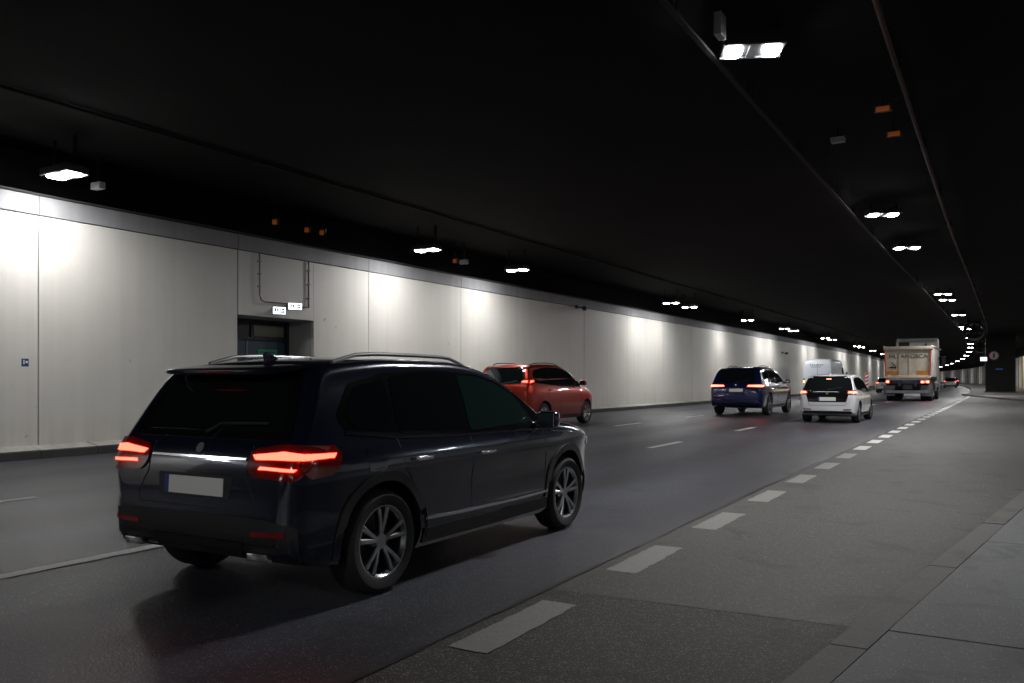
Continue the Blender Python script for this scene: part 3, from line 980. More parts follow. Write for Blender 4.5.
class Car:
    def __init__(self, name, sp, loc, rz, label, cat='car'):
        self.root = empty(name, loc, rz)
        tag(self.root, label, cat)
        self.sp = sp
        self.shell()

    def shell(self):
        sp = self.sp
        top, bot, plan, kf = pchip(sp['top']), pchip(sp['bot']), pchip(sp['plan']), pchip(sp['k'])
        y0, y1 = sp['top'][0][0], sp['top'][-1][0]
        # stations spread by arc length of the side silhouette and the plan outline
        q = np.linspace(y0, y1, 900)
        zz = np.array([top(v) for v in q]); pp = np.array([plan(v) for v in q])
        ds = np.sqrt(np.diff(q) ** 2 + np.diff(zz) ** 2 + .6 * np.diff(pp) ** 2)
        cum = np.concatenate([[0], np.cumsum(ds)])
        st = np.interp(np.linspace(0, cum[-1], 84), cum, q)
        vs, fs = [], []
        NS, NA, NT = 16, 6, 5
        rc0, rx0, crown = sp.get('rc', .10), sp.get('rx', .10), sp.get('crown', .025)
        for y in st:
            zb, zt, hw = bot(y), top(y), plan(y)
            rc = min(rc0, (zt - zb) * .45)
            zs = zt - rc
            xb = hw * kf(zb)
            half = [(0, zb), (xb * .5, zb), (xb - .05, zb), (xb - .012, zb + .012)]
            for i in range(1, NS + 1):
                z = zb + (zs - zb) * i / NS
                half.append((hw * kf(z), z))
            xs = half[-1][0]
            rx = min(rx0, xs * .3)
            for i in range(1, NA + 1):
                a = PI / 2 * i / NA
                half.append((xs - rx * (1 - math.cos(a)), zs + rc * math.sin(a)))
            xm = xs - rx
            for i in range(1, NT + 1):
                x = xm * (1 - i / NT)
                half.append((x, zt + crown * (1 - (x / xm) ** 2)))
            ring = [(x, y, z) for x, z in half] + [(-x, y, z) for x, z in half[-2:0:-1]]
            vs += ring
        n = len(ring)
        for i in range(len(st) - 1):
            for k in range(n):
                k2 = (k + 1) % n
                fs.append((i * n + k, i * n + k2, (i + 1) * n + k2, (i + 1) * n + k))
        fs.append(tuple(range(n)))
        fs.append(tuple((len(st) - 1) * n + k for k in range(n))[::-1])
        me = bpy.data.meshes.new('body')
        me.from_pydata(vs, [], fs)
        bm = bmesh.new(); bm.from_mesh(me)
        bmesh.ops.recalc_face_normals(bm, faces=bm.faces[:])
        bm.to_mesh(me); bm.free()
        for m in (sp['paint'], 'black_plastic'):
            me.materials.append(M[m])
        ob = link('body', me, self.root)
        # wheel housings cut out of the shell
        cut = MB()
        for (ya, R) in sp['wheels']:
            for s in (-1, 1):
                rr = R + .055
                xi = sp['hw'] - .30
                xo = sp['hw'] + .2
                cut.lathe([(.001, s * xi), (rr, s * xi), (rr, s * xo), (.001, s * xo)], 'x', 40, (0, ya, R + .01), 1)
        cm = cut.mesh('cutter', [M[sp['paint']], M['black_plastic']])
        co = link('cutter', cm, None)
        ob.parent = None
        md = ob.modifiers.new('arch', 'BOOLEAN'); md.operation = 'DIFFERENCE'; md.object = co; md.solver = 'EXACT'
        bpy.context.view_layer.update()
        dg = bpy.context.evaluated_depsgraph_get()
        nm = bpy.data.meshes.new_from_object(ob.evaluated_get(dg))
        ob.modifiers.clear()
        ob.data = nm
        bpy.data.objects.remove(co)
        nm.shade_smooth(); nm.set_sharp_from_angle(angle=math.radians(38))
        ob.parent = self.root
        self.body = ob
        self.bvh = BVHTree.FromPolygons([v.co.copy() for v in nm.vertices], [list(p.vertices) for p in nm.polygons])

    def hit(self, d, a, b):
        out, org = DIRS[d]
        o = org(a, b)
        loc, nor, _, _ = self.bvh.ray_cast(o, -out)
        if loc is None:
            loc, nor, _, _ = self.bvh.find_nearest(o - out * 1.0 if d in 'RL' else o - out * 6.8)
        if nor.dot(out) < 0: nor = -nor
        return loc, nor

    def patch(self, name, d, poly, m, eps=.006, cell=.07, parent=None, rnd=0.0, skirt=.012, mirror=False):
        if mirror:
            a = self.patch(name, d, poly, m, eps, cell, parent, rnd, skirt)
            d2 = {'R': 'L', 'L': 'R'}.get(d, d)
            p2 = poly if d in 'RL' else [(-x, z) for x, z in poly]
            c = self.patch(name, d2, p2, m, eps, cell, parent, rnd, skirt)
            return a, c
        if rnd: poly = rounded(poly, rnd)
        bm = bmesh.new()
        bm.faces.new([bm.verts.new((p[0], p[1], 0)) for p in poly])
        for ax in (0, 1):
            lo, hi = min(p[ax] for p in poly), max(p[ax] for p in poly)
            k = max(1, int((hi - lo) / cell))
            for i in range(1, k):
                v = lo + (hi - lo) * i / k
                no = (1, 0, 0) if ax == 0 else (0, 1, 0)
                bmesh.ops.bisect_plane(bm, geom=bm.verts[:] + bm.edges[:] + bm.faces[:], plane_co=(v, v, 0), plane_no=no)
        bmesh.ops.remove_doubles(bm, verts=bm.verts[:], dist=1e-4)
        low = {}
        for v in bm.verts:
            loc, nor = self.hit(d, v.co.x, v.co.y)
            low[v] = loc - nor * skirt
            v.co = loc + nor * eps
        be = [e for e in bm.edges if len(e.link_faces) == 1]
        tw = {}
        for e in be:
            for v in e.verts:
                if v not in tw: tw[v] = bm.verts.new(low[v])
        for e in be:
            a, c = e.verts
            try: bm.faces.new((a, c, tw[c], tw[a]))
            except ValueError: pass
        bmesh.ops.recalc_face_normals(bm, faces=bm.faces[:])
        out = DIRS[d][0]
        s = sum((f.normal.dot(out) * f.calc_area() for f in bm.faces), 0)
        if s < 0: bmesh.ops.reverse_faces(bm, faces=bm.faces[:])
        me = bpy.data.meshes.new(name)
        bm.to_mesh(me); bm.free()
        me.materials.append(M[m])
        me.shade_smooth(); me.set_sharp_from_angle(angle=math.radians(40))
        return link(name, me, parent or self.root)

    def strip(self, name, d, line, w, m, eps=.004, step=.06, parent=None, closed=False, h=None):
        pts = [Vector(p) for p in line]
        if closed: pts.append(pts[0])
        res = []
        for a, c in zip(pts[:-1], pts[1:]):
            k = max(1, int((c - a).length / step))
            for i in range(k): res.append(a + (c - a) * i / k)
        res.append(pts[-1])
        b = MB()
        rows = []
        for i, p in enumerate(res):
            t = (res[min(i + 1, len(res) - 1)] - res[max(i - 1, 0)])
            if closed and i in (0, len(res) - 1): t = res[1] - res[-2]
            t.normalize()
            nn = Vector((-t.y, t.x)) * w / 2
            sec = []
            for q in (p + nn, p - nn):
                loc, nor = self.hit(d, q.x, q.y)
                sec.append((loc - nor * .006, loc + nor * eps))
            rows.append([sec[0][0], sec[0][1], sec[1][1], sec[1][0]])
        for r0, r1 in zip(rows[:-1], rows[1:]):
            b.add(r0 + r1, [(0, 1, 5, 4), (1, 2, 6, 5), (2, 3, 7, 6)])
        return b.build(name, M[m], parent or self.root, 50)

    def wheels(self, rim='alloy', spokes=5, style=0):
        for (ya, R) in self.sp['wheels']:
            for s in (-1, 1):
                xo = self.sp['hw'] - .015
                wd = .215
                c = (s * (xo - wd / 2), ya, R)
                rr = R * .70
                b = MB()
                pr = [(rr, -wd / 2 + .012), (rr + .02, -wd / 2), (R - .035, -wd / 2 - .004), (R - .010, -wd / 2 + .018), (R, -wd / 2 + .045)]
                pr = pr + [(r, -a) for r, a in pr[::-1]]
                b.lathe(pr, 'x', 48, c, closed=True)
                w = b.build('wheel', M['rubber'], self.root, 35)
                b = MB()
                e = s * wd / 2
                b.lathe([(rr, -s * (wd / 2 - .015) ), (rr - .02, -s * .02), (rr - .025, e - s * .035), (rr - .006, e - s * .012), (rr + .006, e - s * .01), (rr + .004, e - s * .03)], 'x', 48, c)
                b.lathe([(.0001, e - s * .03), (.05, e - s * .03), (.062, e - s * .045), (.07, e - s * .09)], 'x', 20, c)
                for k in range(spokes):
                    for da in ((-.13, .13) if style == 0 else (0,)):
                        a = 2 * PI * k / spokes + .3
                        a0, a1 = a + da * .7, a + da * 1.5
                        p0 = Vector((0, math.cos(a0), math.sin(a0))) * .045
                        p1 = Vector((0, math.cos(a1), math.sin(a1))) * (rr - .012)
                        t0 = Vector((0, -math.sin(a0), math.cos(a0))); t1 = Vector((0, -math.sin(a1), math.cos(a1)))
                        w0, w1 = (.016, .021) if style == 0 else (.03, .045)
                        vs = []
                        for (p, t, wdh, xx) in ((p0, t0, w0, e - s * .035), ((p0 + p1) / 2, (t0 + t1) / 2, w0, e - s * .022), (p1, t1, w1, e - s * .018)):
                            for (sg_, dx) in ((-1, 0), (-.6, s * .006), (.6, s * .006), (1, 0)):
                                v = p + t * wdh * sg_
                                vs.append((c[0] + xx + dx, c[1] + v.y, c[2] + v.z))
                            for sg_ in (1, -1):
                                v = p + t * wdh * sg_
                                vs.append((c[0] + xx - s * .03, c[1] + v.y, c[2] + v.z))
                        fs = []
                        for i in range(2):
                            for j in range(6):
                                j2 = (j + 1) % 6
                                fs.append((i * 6 + j, i * 6 + j2, (i + 1) * 6 + j2, (i + 1) * 6 + j))
                        b.add(vs, fs)
                b.build('rim', M[rim], w, 35)
                MB().lathe([(.0001, e - s * .115), (rr - .05, e - s * .115), (rr - .05, e - s * .13), (.0001, e - s * .13)], 'x', 32, c).build('brake_disc', M['steel_dark'], w, 35)
                MB().box((c[0] - s * .02, ya - .02, R), (.12, R * 1.2, R * 1.2)).build('axle_shadow_plate', M['black_plastic'], w) if False else None

    def part(self, name, b, m, parent=None, smooth=40):
        return b.build(name, M[m], parent or self.root, smooth)

def mirror_pair(car, y, z, x, m='gloss_black', size=(.10, .055, .075)):
    for s in (-1, 1):
        b = MB()
        b.blob((s * (x + .13), y, z), size, .55, 16, 10)
        o = car.part('side_mirror', b, m)
        MB().box((s * (x + .02), y + .01, z - .04), (.14, .05, .035), bev=.01).build('mirror_foot', M['black_plastic'], o)
        MB().box((s * (x + .13), y - size[1] + .002, z), (size[0] * 1.55, .006, size[1] * 2.1), bev=.002).build('mirror_glass', M['chrome'], o)

def handle(car, y, z, m, ln=.20):
    for d, s in (('R', 1), ('L', -1)):
        loc, nor = car.hit(d, y, z)
        b = MB().blob((loc.x + s * .022, y, z), (.012, ln / 2, .014), .5, 12, 8)
        for e in (-1, 1):
            b.box((loc.x + s * .008, y + e * ln * .4, z), (.03, .025, .018))
        car.part('door_handle', b, m)

def rails(car, x, y0, y1, m='chrome', h=.035):
    for s in (-1, 1):
        pts = []
        for k in range(15):
            y = y0 + (y1 - y0) * k / 14
            loc, nor = car.hit('T', s * x, y)
            e = min(k, 14 - k) / 2
            pts.append((s * x, y, loc.z + h * min(1, e + .05)))
        car.part('roof_rail', MB().tube(pts, .014, 8), m)

def spec(**k): return k

# ---- dark crossover passing in front
xo = spec(paint='paint_navy', hw=.90, wheels=[(-1.36, .335), (1.27, .335)], rc=.085, rx=.10,
    top=[(-2.1, .60), (-2.09, .78), (-2.05, .92), (-1.985, 1.03), (-1.86, 1.24), (-1.76, 1.40), (-1.70, 1.462), (-1.55, 1.492), (-.95, 1.53), (-.35, 1.527), (0, 1.495),
         (.25, 1.43), (.6, 1.25), (.93, 1.055), (1.06, 1.015), (1.4, .975), (1.75, .91), (1.95, .83), (2.06, .72), (2.1, .56)],
    bot=[(-2.1, .40), (-2.03, .31), (-1.85, .26), (-1.3, .21), (1.3, .20), (1.85, .22), (2.02, .27), (2.1, .38)],
    plan=[(-2.1, .70), (-2.06, .79), (-1.97, .85), (-1.75, .885), (-1.2, .90), (.9, .90), (1.4, .885), (1.75, .84), (1.95, .75), (2.06, .62), (2.1, .45)],
    k=[(.15, .93), (.25, .955), (.45, .985), (.62, .978), (.80, 1.0), (.90, .99), (.97, .955), (1.03, .93), (1.25, .845), (1.42, .765), (1.6, .70)])
XOY, XOX = 5.32, -4.04
car = Car('crossover_car', xo, (XOX, XOY, 0), 0, 'dark navy crossover car with lit red tail lights, nearest to the camera')
def crossover_details(car, lit='lens_lit', glass='glass_dark', trim='chrome'):
    P = car.patch
    # side glass: black surround, then the panes
    sur = [(1.00, .955), (.86, 1.03), (.55, 1.235), (.25, 1.375), (-.05, 1.432), (-.6, 1.455), (-1.15, 1.432), (-1.52, 1.36), (-1.70, 1.17), (-1.66, 1.07), (-.4, .985)]
    P('window_surround', 'R', sur, 'gloss_black', .003, .06, rnd=.03, mirror=True)
    P('window', 'R', [(.68, 1.02), (.46, 1.255), (.21, 1.365), (-.04, 1.408), (-.27, 1.42), (-.31, .998)], 'glass_teal_lit', .0065, .06, rnd=.035, mirror=True)
    P('window', 'R', [(-.38, 1.000), (-.35, 1.424), (-.66, 1.425), (-1.10, 1.405), (-1.16, 1.03)], glass, .0065, .06, rnd=.035, mirror=True)
    P('quarter_window', 'R', [(-1.22, 1.04), (-1.17, 1.395), (-1.48, 1.335), (-1.62, 1.17), (-1.57, 1.075)], glass, .0065, .05, rnd=.03, mirror=True)
    for d in 'RL':
        car.strip('belt_trim', d, [(.98, .943), (.5, .962), (-.4, .972), (-1.2, 1.005), (-1.66, 1.055)], .012, trim, .007)
        # door outlines
        car.strip('door_seam', d, [(.80, .36), (.84, .62), (.80, .93)], .009, 'joint_dark', .0015)
        car.strip('door_seam', d, [(.80, .36), (.6, .30), (-.34, .30), (-.34, .97)], .009, 'joint_dark', .0015)
        car.strip('door_seam', d, [(-.34, .30), (-.86, .31), (-.98, .45), (-1.02, .64), (-1.16, .80), (-1.20, 1.01)], .009, 'joint_dark', .0015)
        car.strip('sill_trim', d, [(.86, .405), (.3, .40), (-.5, .41), (-.93, .425)], .022, trim, .009)
        # wheel arch cladding and sill
        for (ya, R) in car.sp['wheels']:
            arc = [(ya + (R + .085) * math.cos(a), R + .01 + (R + .085) * math.sin(a)) for a in np.linspace(-.12, PI + .12, 22)]
            car.strip('arch_cladding', d, arc, .062, 'black_plastic', .012, .05)
        car.strip('sill_cladding', d, [(.86, .305), (0, .295), (-.94, .305)], .10, 'black_plastic', .010, .08)
        loc, nor = car.hit(d, -1.28, .88)
    P('fuel_flap', 'R', [(-1.52, .80), (-1.35, .80), (-1.35, .95), (-1.52, .95)], car.sp['paint'], .002, .05, rnd=.03)
    handle(car, -.16, .83, trim)
    handle(car, -.98, .85, trim)
    mirror_pair(car, .72, 1.04, .84, car.sp['paint'])
    # rear: window, lights, plate, bumper
    P('rear_window_surround', 'B', [(-.70, 1.02), (.70, 1.02), (.66, 1.17), (.575, 1.425), (-.575, 1.425), (-.66, 1.17)], 'gloss_black', .003, .06, rnd=.04)
    P('rear_window', 'B', [(-.62, 1.065), (.62, 1.065), (.585, 1.18), (.52, 1.395), (-.52, 1.395), (-.585, 1.18)], glass, .0065, .06, rnd=.05)
    b = MB().blob((0, -1.80, 1.452), (.565, .14, .022), .5, 24, 8, rot=Matrix.Rotation(.14, 3, 'X'))
    sp_ = car.part('roof_spoiler', b, car.sp['paint'])
    MB().box((0, -1.945, 1.437), (.3, .01, .012)).build('brake_lamp', M['lens_red'], sp_)
    b = MB().tube([(.02, -2.02, 1.055), (.10, -1.965, 1.11), (.50, -1.975, 1.12)], .011, 6)
    car.part('rear_wiper', b, 'black_plastic')
    for sgn in (1, -1):
        q = lambda poly: [(sgn * x, z) for x, z in poly]
        ln = P('tail_light', 'B', q([(.44, .865), (.50, .80), (.80, .79), (.845, .86), (.84, .99), (.70, 1.0), (.46, .965)]), 'lens_red', .012, .05, rnd=.03)
        P('light_bar', 'B', q([(.47, .93), (.50, .905), (.82, .91), (.825, .945), (.70, .955)]), lit, .0165, .04, parent=ln, rnd=.008, skirt=-.012)
        P('light_bar', 'B', q([(.54, .85), (.79, .845), (.80, .862), (.55, .866)]), lit, .0165, .04, parent=ln, skirt=-.012)
        sd = 'R' if sgn > 0 else 'L'
        l2 = P('tail_light', sd, [(-2.03, .86), (-1.99, .80), (-1.82, .82), (-1.74, .93), (-1.78, .99), (-2.0, .985)], 'lens_red', .010, .04, rnd=.03)
        P('light_bar', sd, [(-2.02, .91), (-1.82, .915), (-1.79, .94), (-2.01, .945)], lit, .0145, .04, parent=l2, skirt=-.010)
        P('bumper_reflector', 'B', q([(.50, .455), (.74, .465), (.74, .495), (.50, .485)]), 'reflector_red', .014, .05)
        b = MB().box((sgn * .55, -2.09, .335), (.16, .06, .05), bev=.012)
        car.part('exhaust_trim', b, 'chrome')
    P('bumper_cladding', 'B', [(-.80, .30), (.80, .30), (.80, .53), (.6, .56), (-.6, .56), (-.80, .53)], 'black_plastic', .008, .07, rnd=.04)
    P('skid_plate', 'B', [(-.36, .31), (.36, .31), (.44, .42), (-.44, .42)], 'alloy_dark', .012, .06, rnd=.02)
    car.strip('tailgate_seam', 'B', [(-.44, .985), (-.43, .80), (-.52, .66), (-.50, .60), (.50, .60), (.52, .66), (.43, .80), (.44, .985)], .009, 'joint_dark', .0015)
    car.strip('tailgate_trim', 'B', [(-.42, .905), (.42, .905)], .013, 'chrome', .008)
    P('plate_recess', 'B', [(-.31, .655), (.31, .655), (.33, .80), (-.33, .80)], 'black_plastic', .002, .06, rnd=.02)
    pl = P('number_plate', 'B', [(-.26, .672), (.26, .672), (.26, .782), (-.26, .782)], 'plate_white', .009, .09)
    P('country_band', 'B', [(-.26, .672), (-.222, .672), (-.222, .782), (-.26, .782)], 'plate_blue', .011, .09, parent=pl)
    car.patch('rear_emblem', 'B', [(.032 * math.cos(a), .958 + .030 * math.sin(a)) for a in np.linspace(0, 2 * PI, 20)[:-1]], 'alloy_dark', .008, .1)
    # front
    P('windscreen', 'F', [(-.70, 1.07), (.70, 1.07), (.58, 1.40), (-.58, 1.40)], glass, .006, .08, rnd=.05)
    P('headlight', 'F', [(.40, .76), (.70, .74), (.72, .82), (.42, .83)], 'lens_clear', .010, .06, rnd=.03, mirror=True)
    P('headlight', 'R', [(1.72, .76), (1.98, .73), (1.96, .80), (1.76, .83)], 'lens_clear', .008, .05, rnd=.02, mirror=True)
    P('grille', 'F', [(-.38, .70), (.38, .70), (.38, .80), (-.38, .80)], 'gloss_black', .008, .08, rnd=.02)
    P('lower_grille', 'F', [(-.5, .36), (.5, .36), (.44, .55), (-.44, .55)], 'black_plastic', .008, .08, rnd=.03)
    for d in 'RL':
        car.strip('bonnet_seam', d, [(.95, .93), (1.3, .90), (1.7, .85)], .008, 'joint_dark', .0015)
    rails(car, .565, -1.5, .05, 'alloy_dark')
    car.part('antenna', MB().prism([(-1.52, 1.50), (-1.36, 1.50), (-1.50, 1.575), (-1.53, 1.565)], -.012, .012, 'x'), car.sp['paint'])
crossover_details(car)
car.wheels('alloy', 5, 0)
car.root.scale = (.96, .96, .935)

# ---- red compact people carrier in the far lane
mpv = spec(paint='paint_red', hw=.87, wheels=[(-1.26, .32), (1.29, .32)], rc=.09, rx=.10,
    top=[(-2.03, .60), (-2.02, .85), (-1.98, 1.05), (-1.93, 1.15), (-1.82, 1.40), (-1.74, 1.56), (-1.66, 1.60), (-1.3, 1.635), (-.6, 1.65), (0, 1.61),
         (.3, 1.52), (.8, 1.25), (1.15, 1.06), (1.3, 1.02), (1.7, .92), (1.92, .82), (2.0, .72), (2.03, .55)],
    bot=[(-2.03, .40), (-1.96, .30), (-1.7, .24), (-1.2, .20), (1.3, .20), (1.8, .22), (1.97, .28), (2.03, .38)],
    plan=[(-2.03, .70), (-1.99, .78), (-1.88, .83), (-1.6, .86), (-1.0, .87), (.9, .87), (1.4, .85), (1.75, .79), (1.93, .68), (2.03, .45)],
    k=[(.15, .93), (.3, .965), (.6, 1.0), (.85, .995), (1.0, .965), (1.08, .94), (1.3, .86), (1.5, .775), (1.7, .70)])
def hatch_details(car, dz=0.0, belt=1.05, roofz=1.52, glass='glass_dark', lit='lens_lit', light=(1.03, 1.24, .52, .80), light_side=.22, black_gate=False, yr=-2.03, ws=(1.1, .25), plate_z=.80, rail=False, bumper_z=.50, trim='black_plastic', full=True, yq=-1.66):
    P = car.patch
    sp = car.sp
    b0, t0 = belt, roofz - .045
    mid = (b0 + t0) / 2
    sur = [(ws[0] - .16, b0 - .05), ((ws[0] + ws[1]) / 2, mid + .03), (ws[1] - .06, t0 - .07), (ws[1] - .40, t0 - .01), (-.7, t0), (-1.15, t0 - .02), (yq + .10, t0 - .09), (yq - .02, mid), (yq + .03, b0 + .06), (-.3, b0 - .03)]
    P('window_surround', 'R', sur, 'gloss_black', .003, .08, rnd=.03, mirror=True)
    P('window', 'R', [(ws[0] - .36, b0 - .005), ((ws[0] + ws[1]) / 2 - .10, mid + .03), (ws[1] - .14, t0 - .09), (ws[1] - .42, t0 - .04), (-.28, t0 - .03), (-.32, b0 + .005)], glass, .0065, .08, rnd=.03, mirror=True)
    P('window', 'R', [(-.39, b0 + .005), (-.36, t0 - .03), (-1.02, t0 - .045), (-1.08, b0 + .035)], glass, .0065, .08, rnd=.03, mirror=True)
    P('quarter_window', 'R', [(-1.13, b0 + .04), (-1.09, t0 - .05), (yq + .14, t0 - .12), (yq + .05, mid), (yq + .10, b0 + .08)], glass, .0065, .06, rnd=.03, mirror=True)
    for d in 'RL':
        car.strip('door_seam', d, [(.82, .34), (.86, .6), (.82, b0 - .05)], .01, 'joint_dark', .0015)
        car.strip('door_seam', d, [(.82, .34), (.6, .30), (-.35, .30), (-.35, b0)], .01, 'joint_dark', .0015)
        car.strip('door_seam', d, [(-.35, .30), (-.80, .31), (-.90, .5), (-1.08, .8), (-1.12, b0 + .03)], .01, 'joint_dark', .0015)
        car.strip('sill_cladding', d, [(.85, .26), (0, .25), (-.85, .26)], .09, 'black_plastic', .008, .09)
        car.strip('belt_trim', d, [(ws[0] - .16, b0 - .06), (-.3, b0 - .04), (yq, b0 + .05)], .012, trim, .006)
    handle(car, -.18, b0 - .14, sp['paint'])
    handle(car, -.92, b0 - .12, sp['paint'])
    mirror_pair(car, ws[0] - .26, b0 + .06, sp['hw'] * .93, sp['paint'] if not black_gate else 'gloss_black')
    # rear
    wz0, wz1 = belt + .06, roofz - .05
    if black_gate:
        P('tailgate_panel', 'B', [(-.56, .64), (.56, .64), (.64, .92), (.75, belt + .02), (.66, wz1 - .1), (.60, wz1 + .04), (-.60, wz1 + .04), (-.66, wz1 - .1), (-.75, belt + .02), (-.64, .92)], 'gloss_black', .003, .07, rnd=.05)
    P('rear_window_surround', 'B', [(-.66, wz0 - .04), (.66, wz0 - .04), (.54, wz1 + .02), (-.54, wz1 + .02)], 'gloss_black', .0045, .07, rnd=.04)
    P('rear_window', 'B', [(-.59, wz0), (.59, wz0), (.49, wz1 - .01), (-.49, wz1 - .01)], glass, .0075, .07, rnd=.05)
    b = MB().blob((0, sp['top'][5][0] + .10, sp['top'][6][1] - .02), (.56, .15, .02), .5, 20, 6, rot=Matrix.Rotation(.12, 3, 'X'))
    s_ = car.part('roof_spoiler', b, 'gloss_black' if black_gate else sp['paint'])
    car.part('rear_wiper', MB().tube([(0, car.hit('B', 0, wz0 - .02)[0].y - .01, wz0 - .02), (.42, car.hit('B', .42, wz0 + .05)[0].y - .014, wz0 + .05)], .01, 6), 'black_plastic')
    z0, z1, x0, x1 = light
    for sgn in (1, -1):
        q = lambda poly: [(sgn * x, z) for x, z in poly]
        zm = (z0 + z1) / 2
        l1 = P('tail_light', 'B', q([(x0, zm - .02), (x0 + .06, z0 + .01), (x1, z0), (x1, z1), (x0 + .10, z1 - .01)]), 'lens_red', .012, .05, rnd=.025)
        P('light_bar', 'B', q([(x0 + .05, zm - .015), (x1 - .01, zm - .03), (x1 - .01, zm + .035), (x0 + .08, zm + .025)]), lit, .017, .05, parent=l1, skirt=-.012)
        sd = 'R' if sgn > 0 else 'L'
        l2 = P('tail_light', sd, [(yr + .07, z0 + .01), (yr + .09 + light_side * .5, z0 + .02), (yr + .09 + light_side, z1 - .02), (yr + .10, z1)], 'lens_red', .010, .05, rnd=.02)
        P('light_bar', sd, [(yr + .08, zm - .03), (yr + .06 + light_side * .8, zm - .005), (yr + .06 + light_side * .85, zm + .03), (yr + .09, zm + .035)], lit, .015, .05, parent=l2, skirt=-.010)
        P('bumper_reflector', 'B', q([(.48, bumper_z - .06), (.70, bumper_z - .055), (.70, bumper_z - .025), (.48, bumper_z - .03)]), 'reflector_red', .014, .06)
    P('bumper_lower', 'B', [(-.74, .29), (.74, .29), (.70, bumper_z - .09), (-.70, bumper_z - .09)], 'black_plastic', .007, .08, rnd=.04)
    car.strip('tailgate_seam', 'B', [(-x0 + .02, z0), (-.56, bumper_z + .12), (-.52, bumper_z + .08), (.52, bumper_z + .08), (.56, bumper_z + .12), (x0 - .02, z0)], .01, 'joint_dark', .0015)
    P('plate_recess', 'B', [(-.32, plate_z - .08), (.32, plate_z - .08), (.34, plate_z + .08), (-.34, plate_z + .08)], 'black_plastic', .002, .07, rnd=.02)
    pl = P('number_plate', 'B', [(-.26, plate_z - .055), (.26, plate_z - .055), (.26, plate_z + .055), (-.26, plate_z + .055)], 'plate_white', .010, .1)
    P('country_band', 'B', [(-.26, plate_z - .055), (-.22, plate_z - .055), (-.22, plate_z + .055), (-.26, plate_z + .055)], 'plate_blue', .012, .1, parent=pl)
    loc, nor = car.hit('B', 0, belt - .07)
    car.part('rear_emblem', MB().lathe([(.0001, -.016), (.038, -.012), (.042, .006)], 'y', 20, (0, loc.y, belt - .07)), 'chrome')
    P('windscreen', 'F', [(-.66, belt + .06), (.66, belt + .06), (.54, roofz - .09), (-.54, roofz - .09)], glass, .006, .1, rnd=.05)
    P('headlight', 'F', [(.36, .72), (.62, .70), (.62, .82), (.40, .82)], 'lens_clear', .010, .07, rnd=.03, mirror=True)
    P('grille', 'F', [(-.34, .64), (.34, .64), (.34, .74), (-.34, .74)], 'gloss_black', .008, .09, rnd=.02)
    if rail: rails(car, .55, -1.5, .1, 'chrome')

car = Car('red_car', mpv, (-11.2, 21.05, 0), 0, 'red compact hatchback with lit tail lights in the lane beside the white wall')
hatch_details(car, belt=1.10, roofz=1.615, light=(1.10, 1.28, .50, .77), light_side=.2, yr=-1.95, plate_z=.83, bumper_z=.52, rail=True)
car.wheels('alloy', 7, 1)
car.root.scale = (1.05, 1.05, 1.03)

# ---- blue large SUV
suv = spec(paint='paint_blue', hw=.985, wheels=[(-1.48, .385), (1.50, .385)], rc=.09, rx=.12,
    top=[(-2.45, .66), (-2.44, .88), (-2.40, 1.02), (-2.33, 1.14), (-2.18, 1.40), (-2.06, 1.60), (-1.95, 1.665), (-1.6, 1.70), (-.7, 1.745), (-.1, 1.72),
         (.25, 1.62), (.75, 1.36), (1.10, 1.17), (1.25, 1.13), (1.8, 1.06), (2.2, .95), (2.38, .82), (2.45, .6)],
    bot=[(-2.45, .46), (-2.36, .36), (-2.1, .29), (-1.4, .24), (1.5, .24), (2.1, .26), (2.36, .32), (2.45, .44)],
    plan=[(-2.45, .80), (-2.40, .88), (-2.28, .94), (-2.0, .975), (-1.3, .985), (1.0, .985), (1.6, .97), (2.1, .90), (2.3, .79), (2.45, .5)],
    k=[(.2, .93), (.35, .96), (.6, .99), (.85, 1.0), (1.0, .985), (1.12, .94), (1.35, .86), (1.6, .76), (1.8, .70)])
car = Car('suv_car', suv, (-7.80, 32.0, 0), -slope(32), 'dark blue large SUV with wide lit red tail lights in the middle lane')
hatch_details(car, belt=1.15, roofz=1.70, light=(.97, 1.13, .36, .90), light_side=.25, yr=-2.45, ws=(1.2, .2), plate_z=.90, bumper_z=.60, rail=True, trim='chrome', yq=-1.95, lit='lens_bright')
car.wheels('alloy_dark', 5, 0)

# ---- white hatchback with a black tailgate
hat = spec(paint='paint_white', hw=.86, wheels=[(-1.25, .315), (1.28, .315)], rc=.085, rx=.11,
    top=[(-2.0, .58), (-1.99, .78), (-1.95, .93), (-1.88, 1.02), (-1.70, 1.26), (-1.58, 1.40), (-1.50, 1.435), (-1.1, 1.47), (-.5, 1.485), (0, 1.45),
         (.3, 1.37), (.8, 1.13), (1.10, .985), (1.25, .95), (1.7, .86), (1.9, .77), (1.98, .66), (2.0, .5)],
    bot=[(-2.0, .36), (-1.92, .27), (-1.7, .22), (-1.2, .18), (1.3, .18), (1.8, .20), (1.95, .26), (2.0, .36)],
    plan=[(-2.0, .70), (-1.96, .78), (-1.86, .83), (-1.6, .855), (-1.0, .86), (.9, .86), (1.4, .84), (1.75, .77), (1.92, .64), (2.0, .42)],
    k=[(.15, .93), (.3, .965), (.55, 1.0), (.8, .99), (.93, .955), (1.0, .93), (1.2, .85), (1.4, .765), (1.6, .70)])
car = Car('white_car', hat, (-4.17, 27.9, 0), -slope(28), 'white hatchback with black tailgate and lit tail lights ahead of the dashed line')
hatch_details(car, belt=.98, roofz=1.44, light=(.86, 1.0, .56, .80), light_side=.28, yr=-2.0, plate_z=.73, bumper_z=.46, black_gate=True, lit='lens_bright', yq=-1.55, ws=(1.05, .25))
car.patch('brake_lamp', 'B', [(-.07, 1.325), (.07, 1.325), (.07, 1.345), (-.07, 1.345)], 'lens_bright', .012, .1)
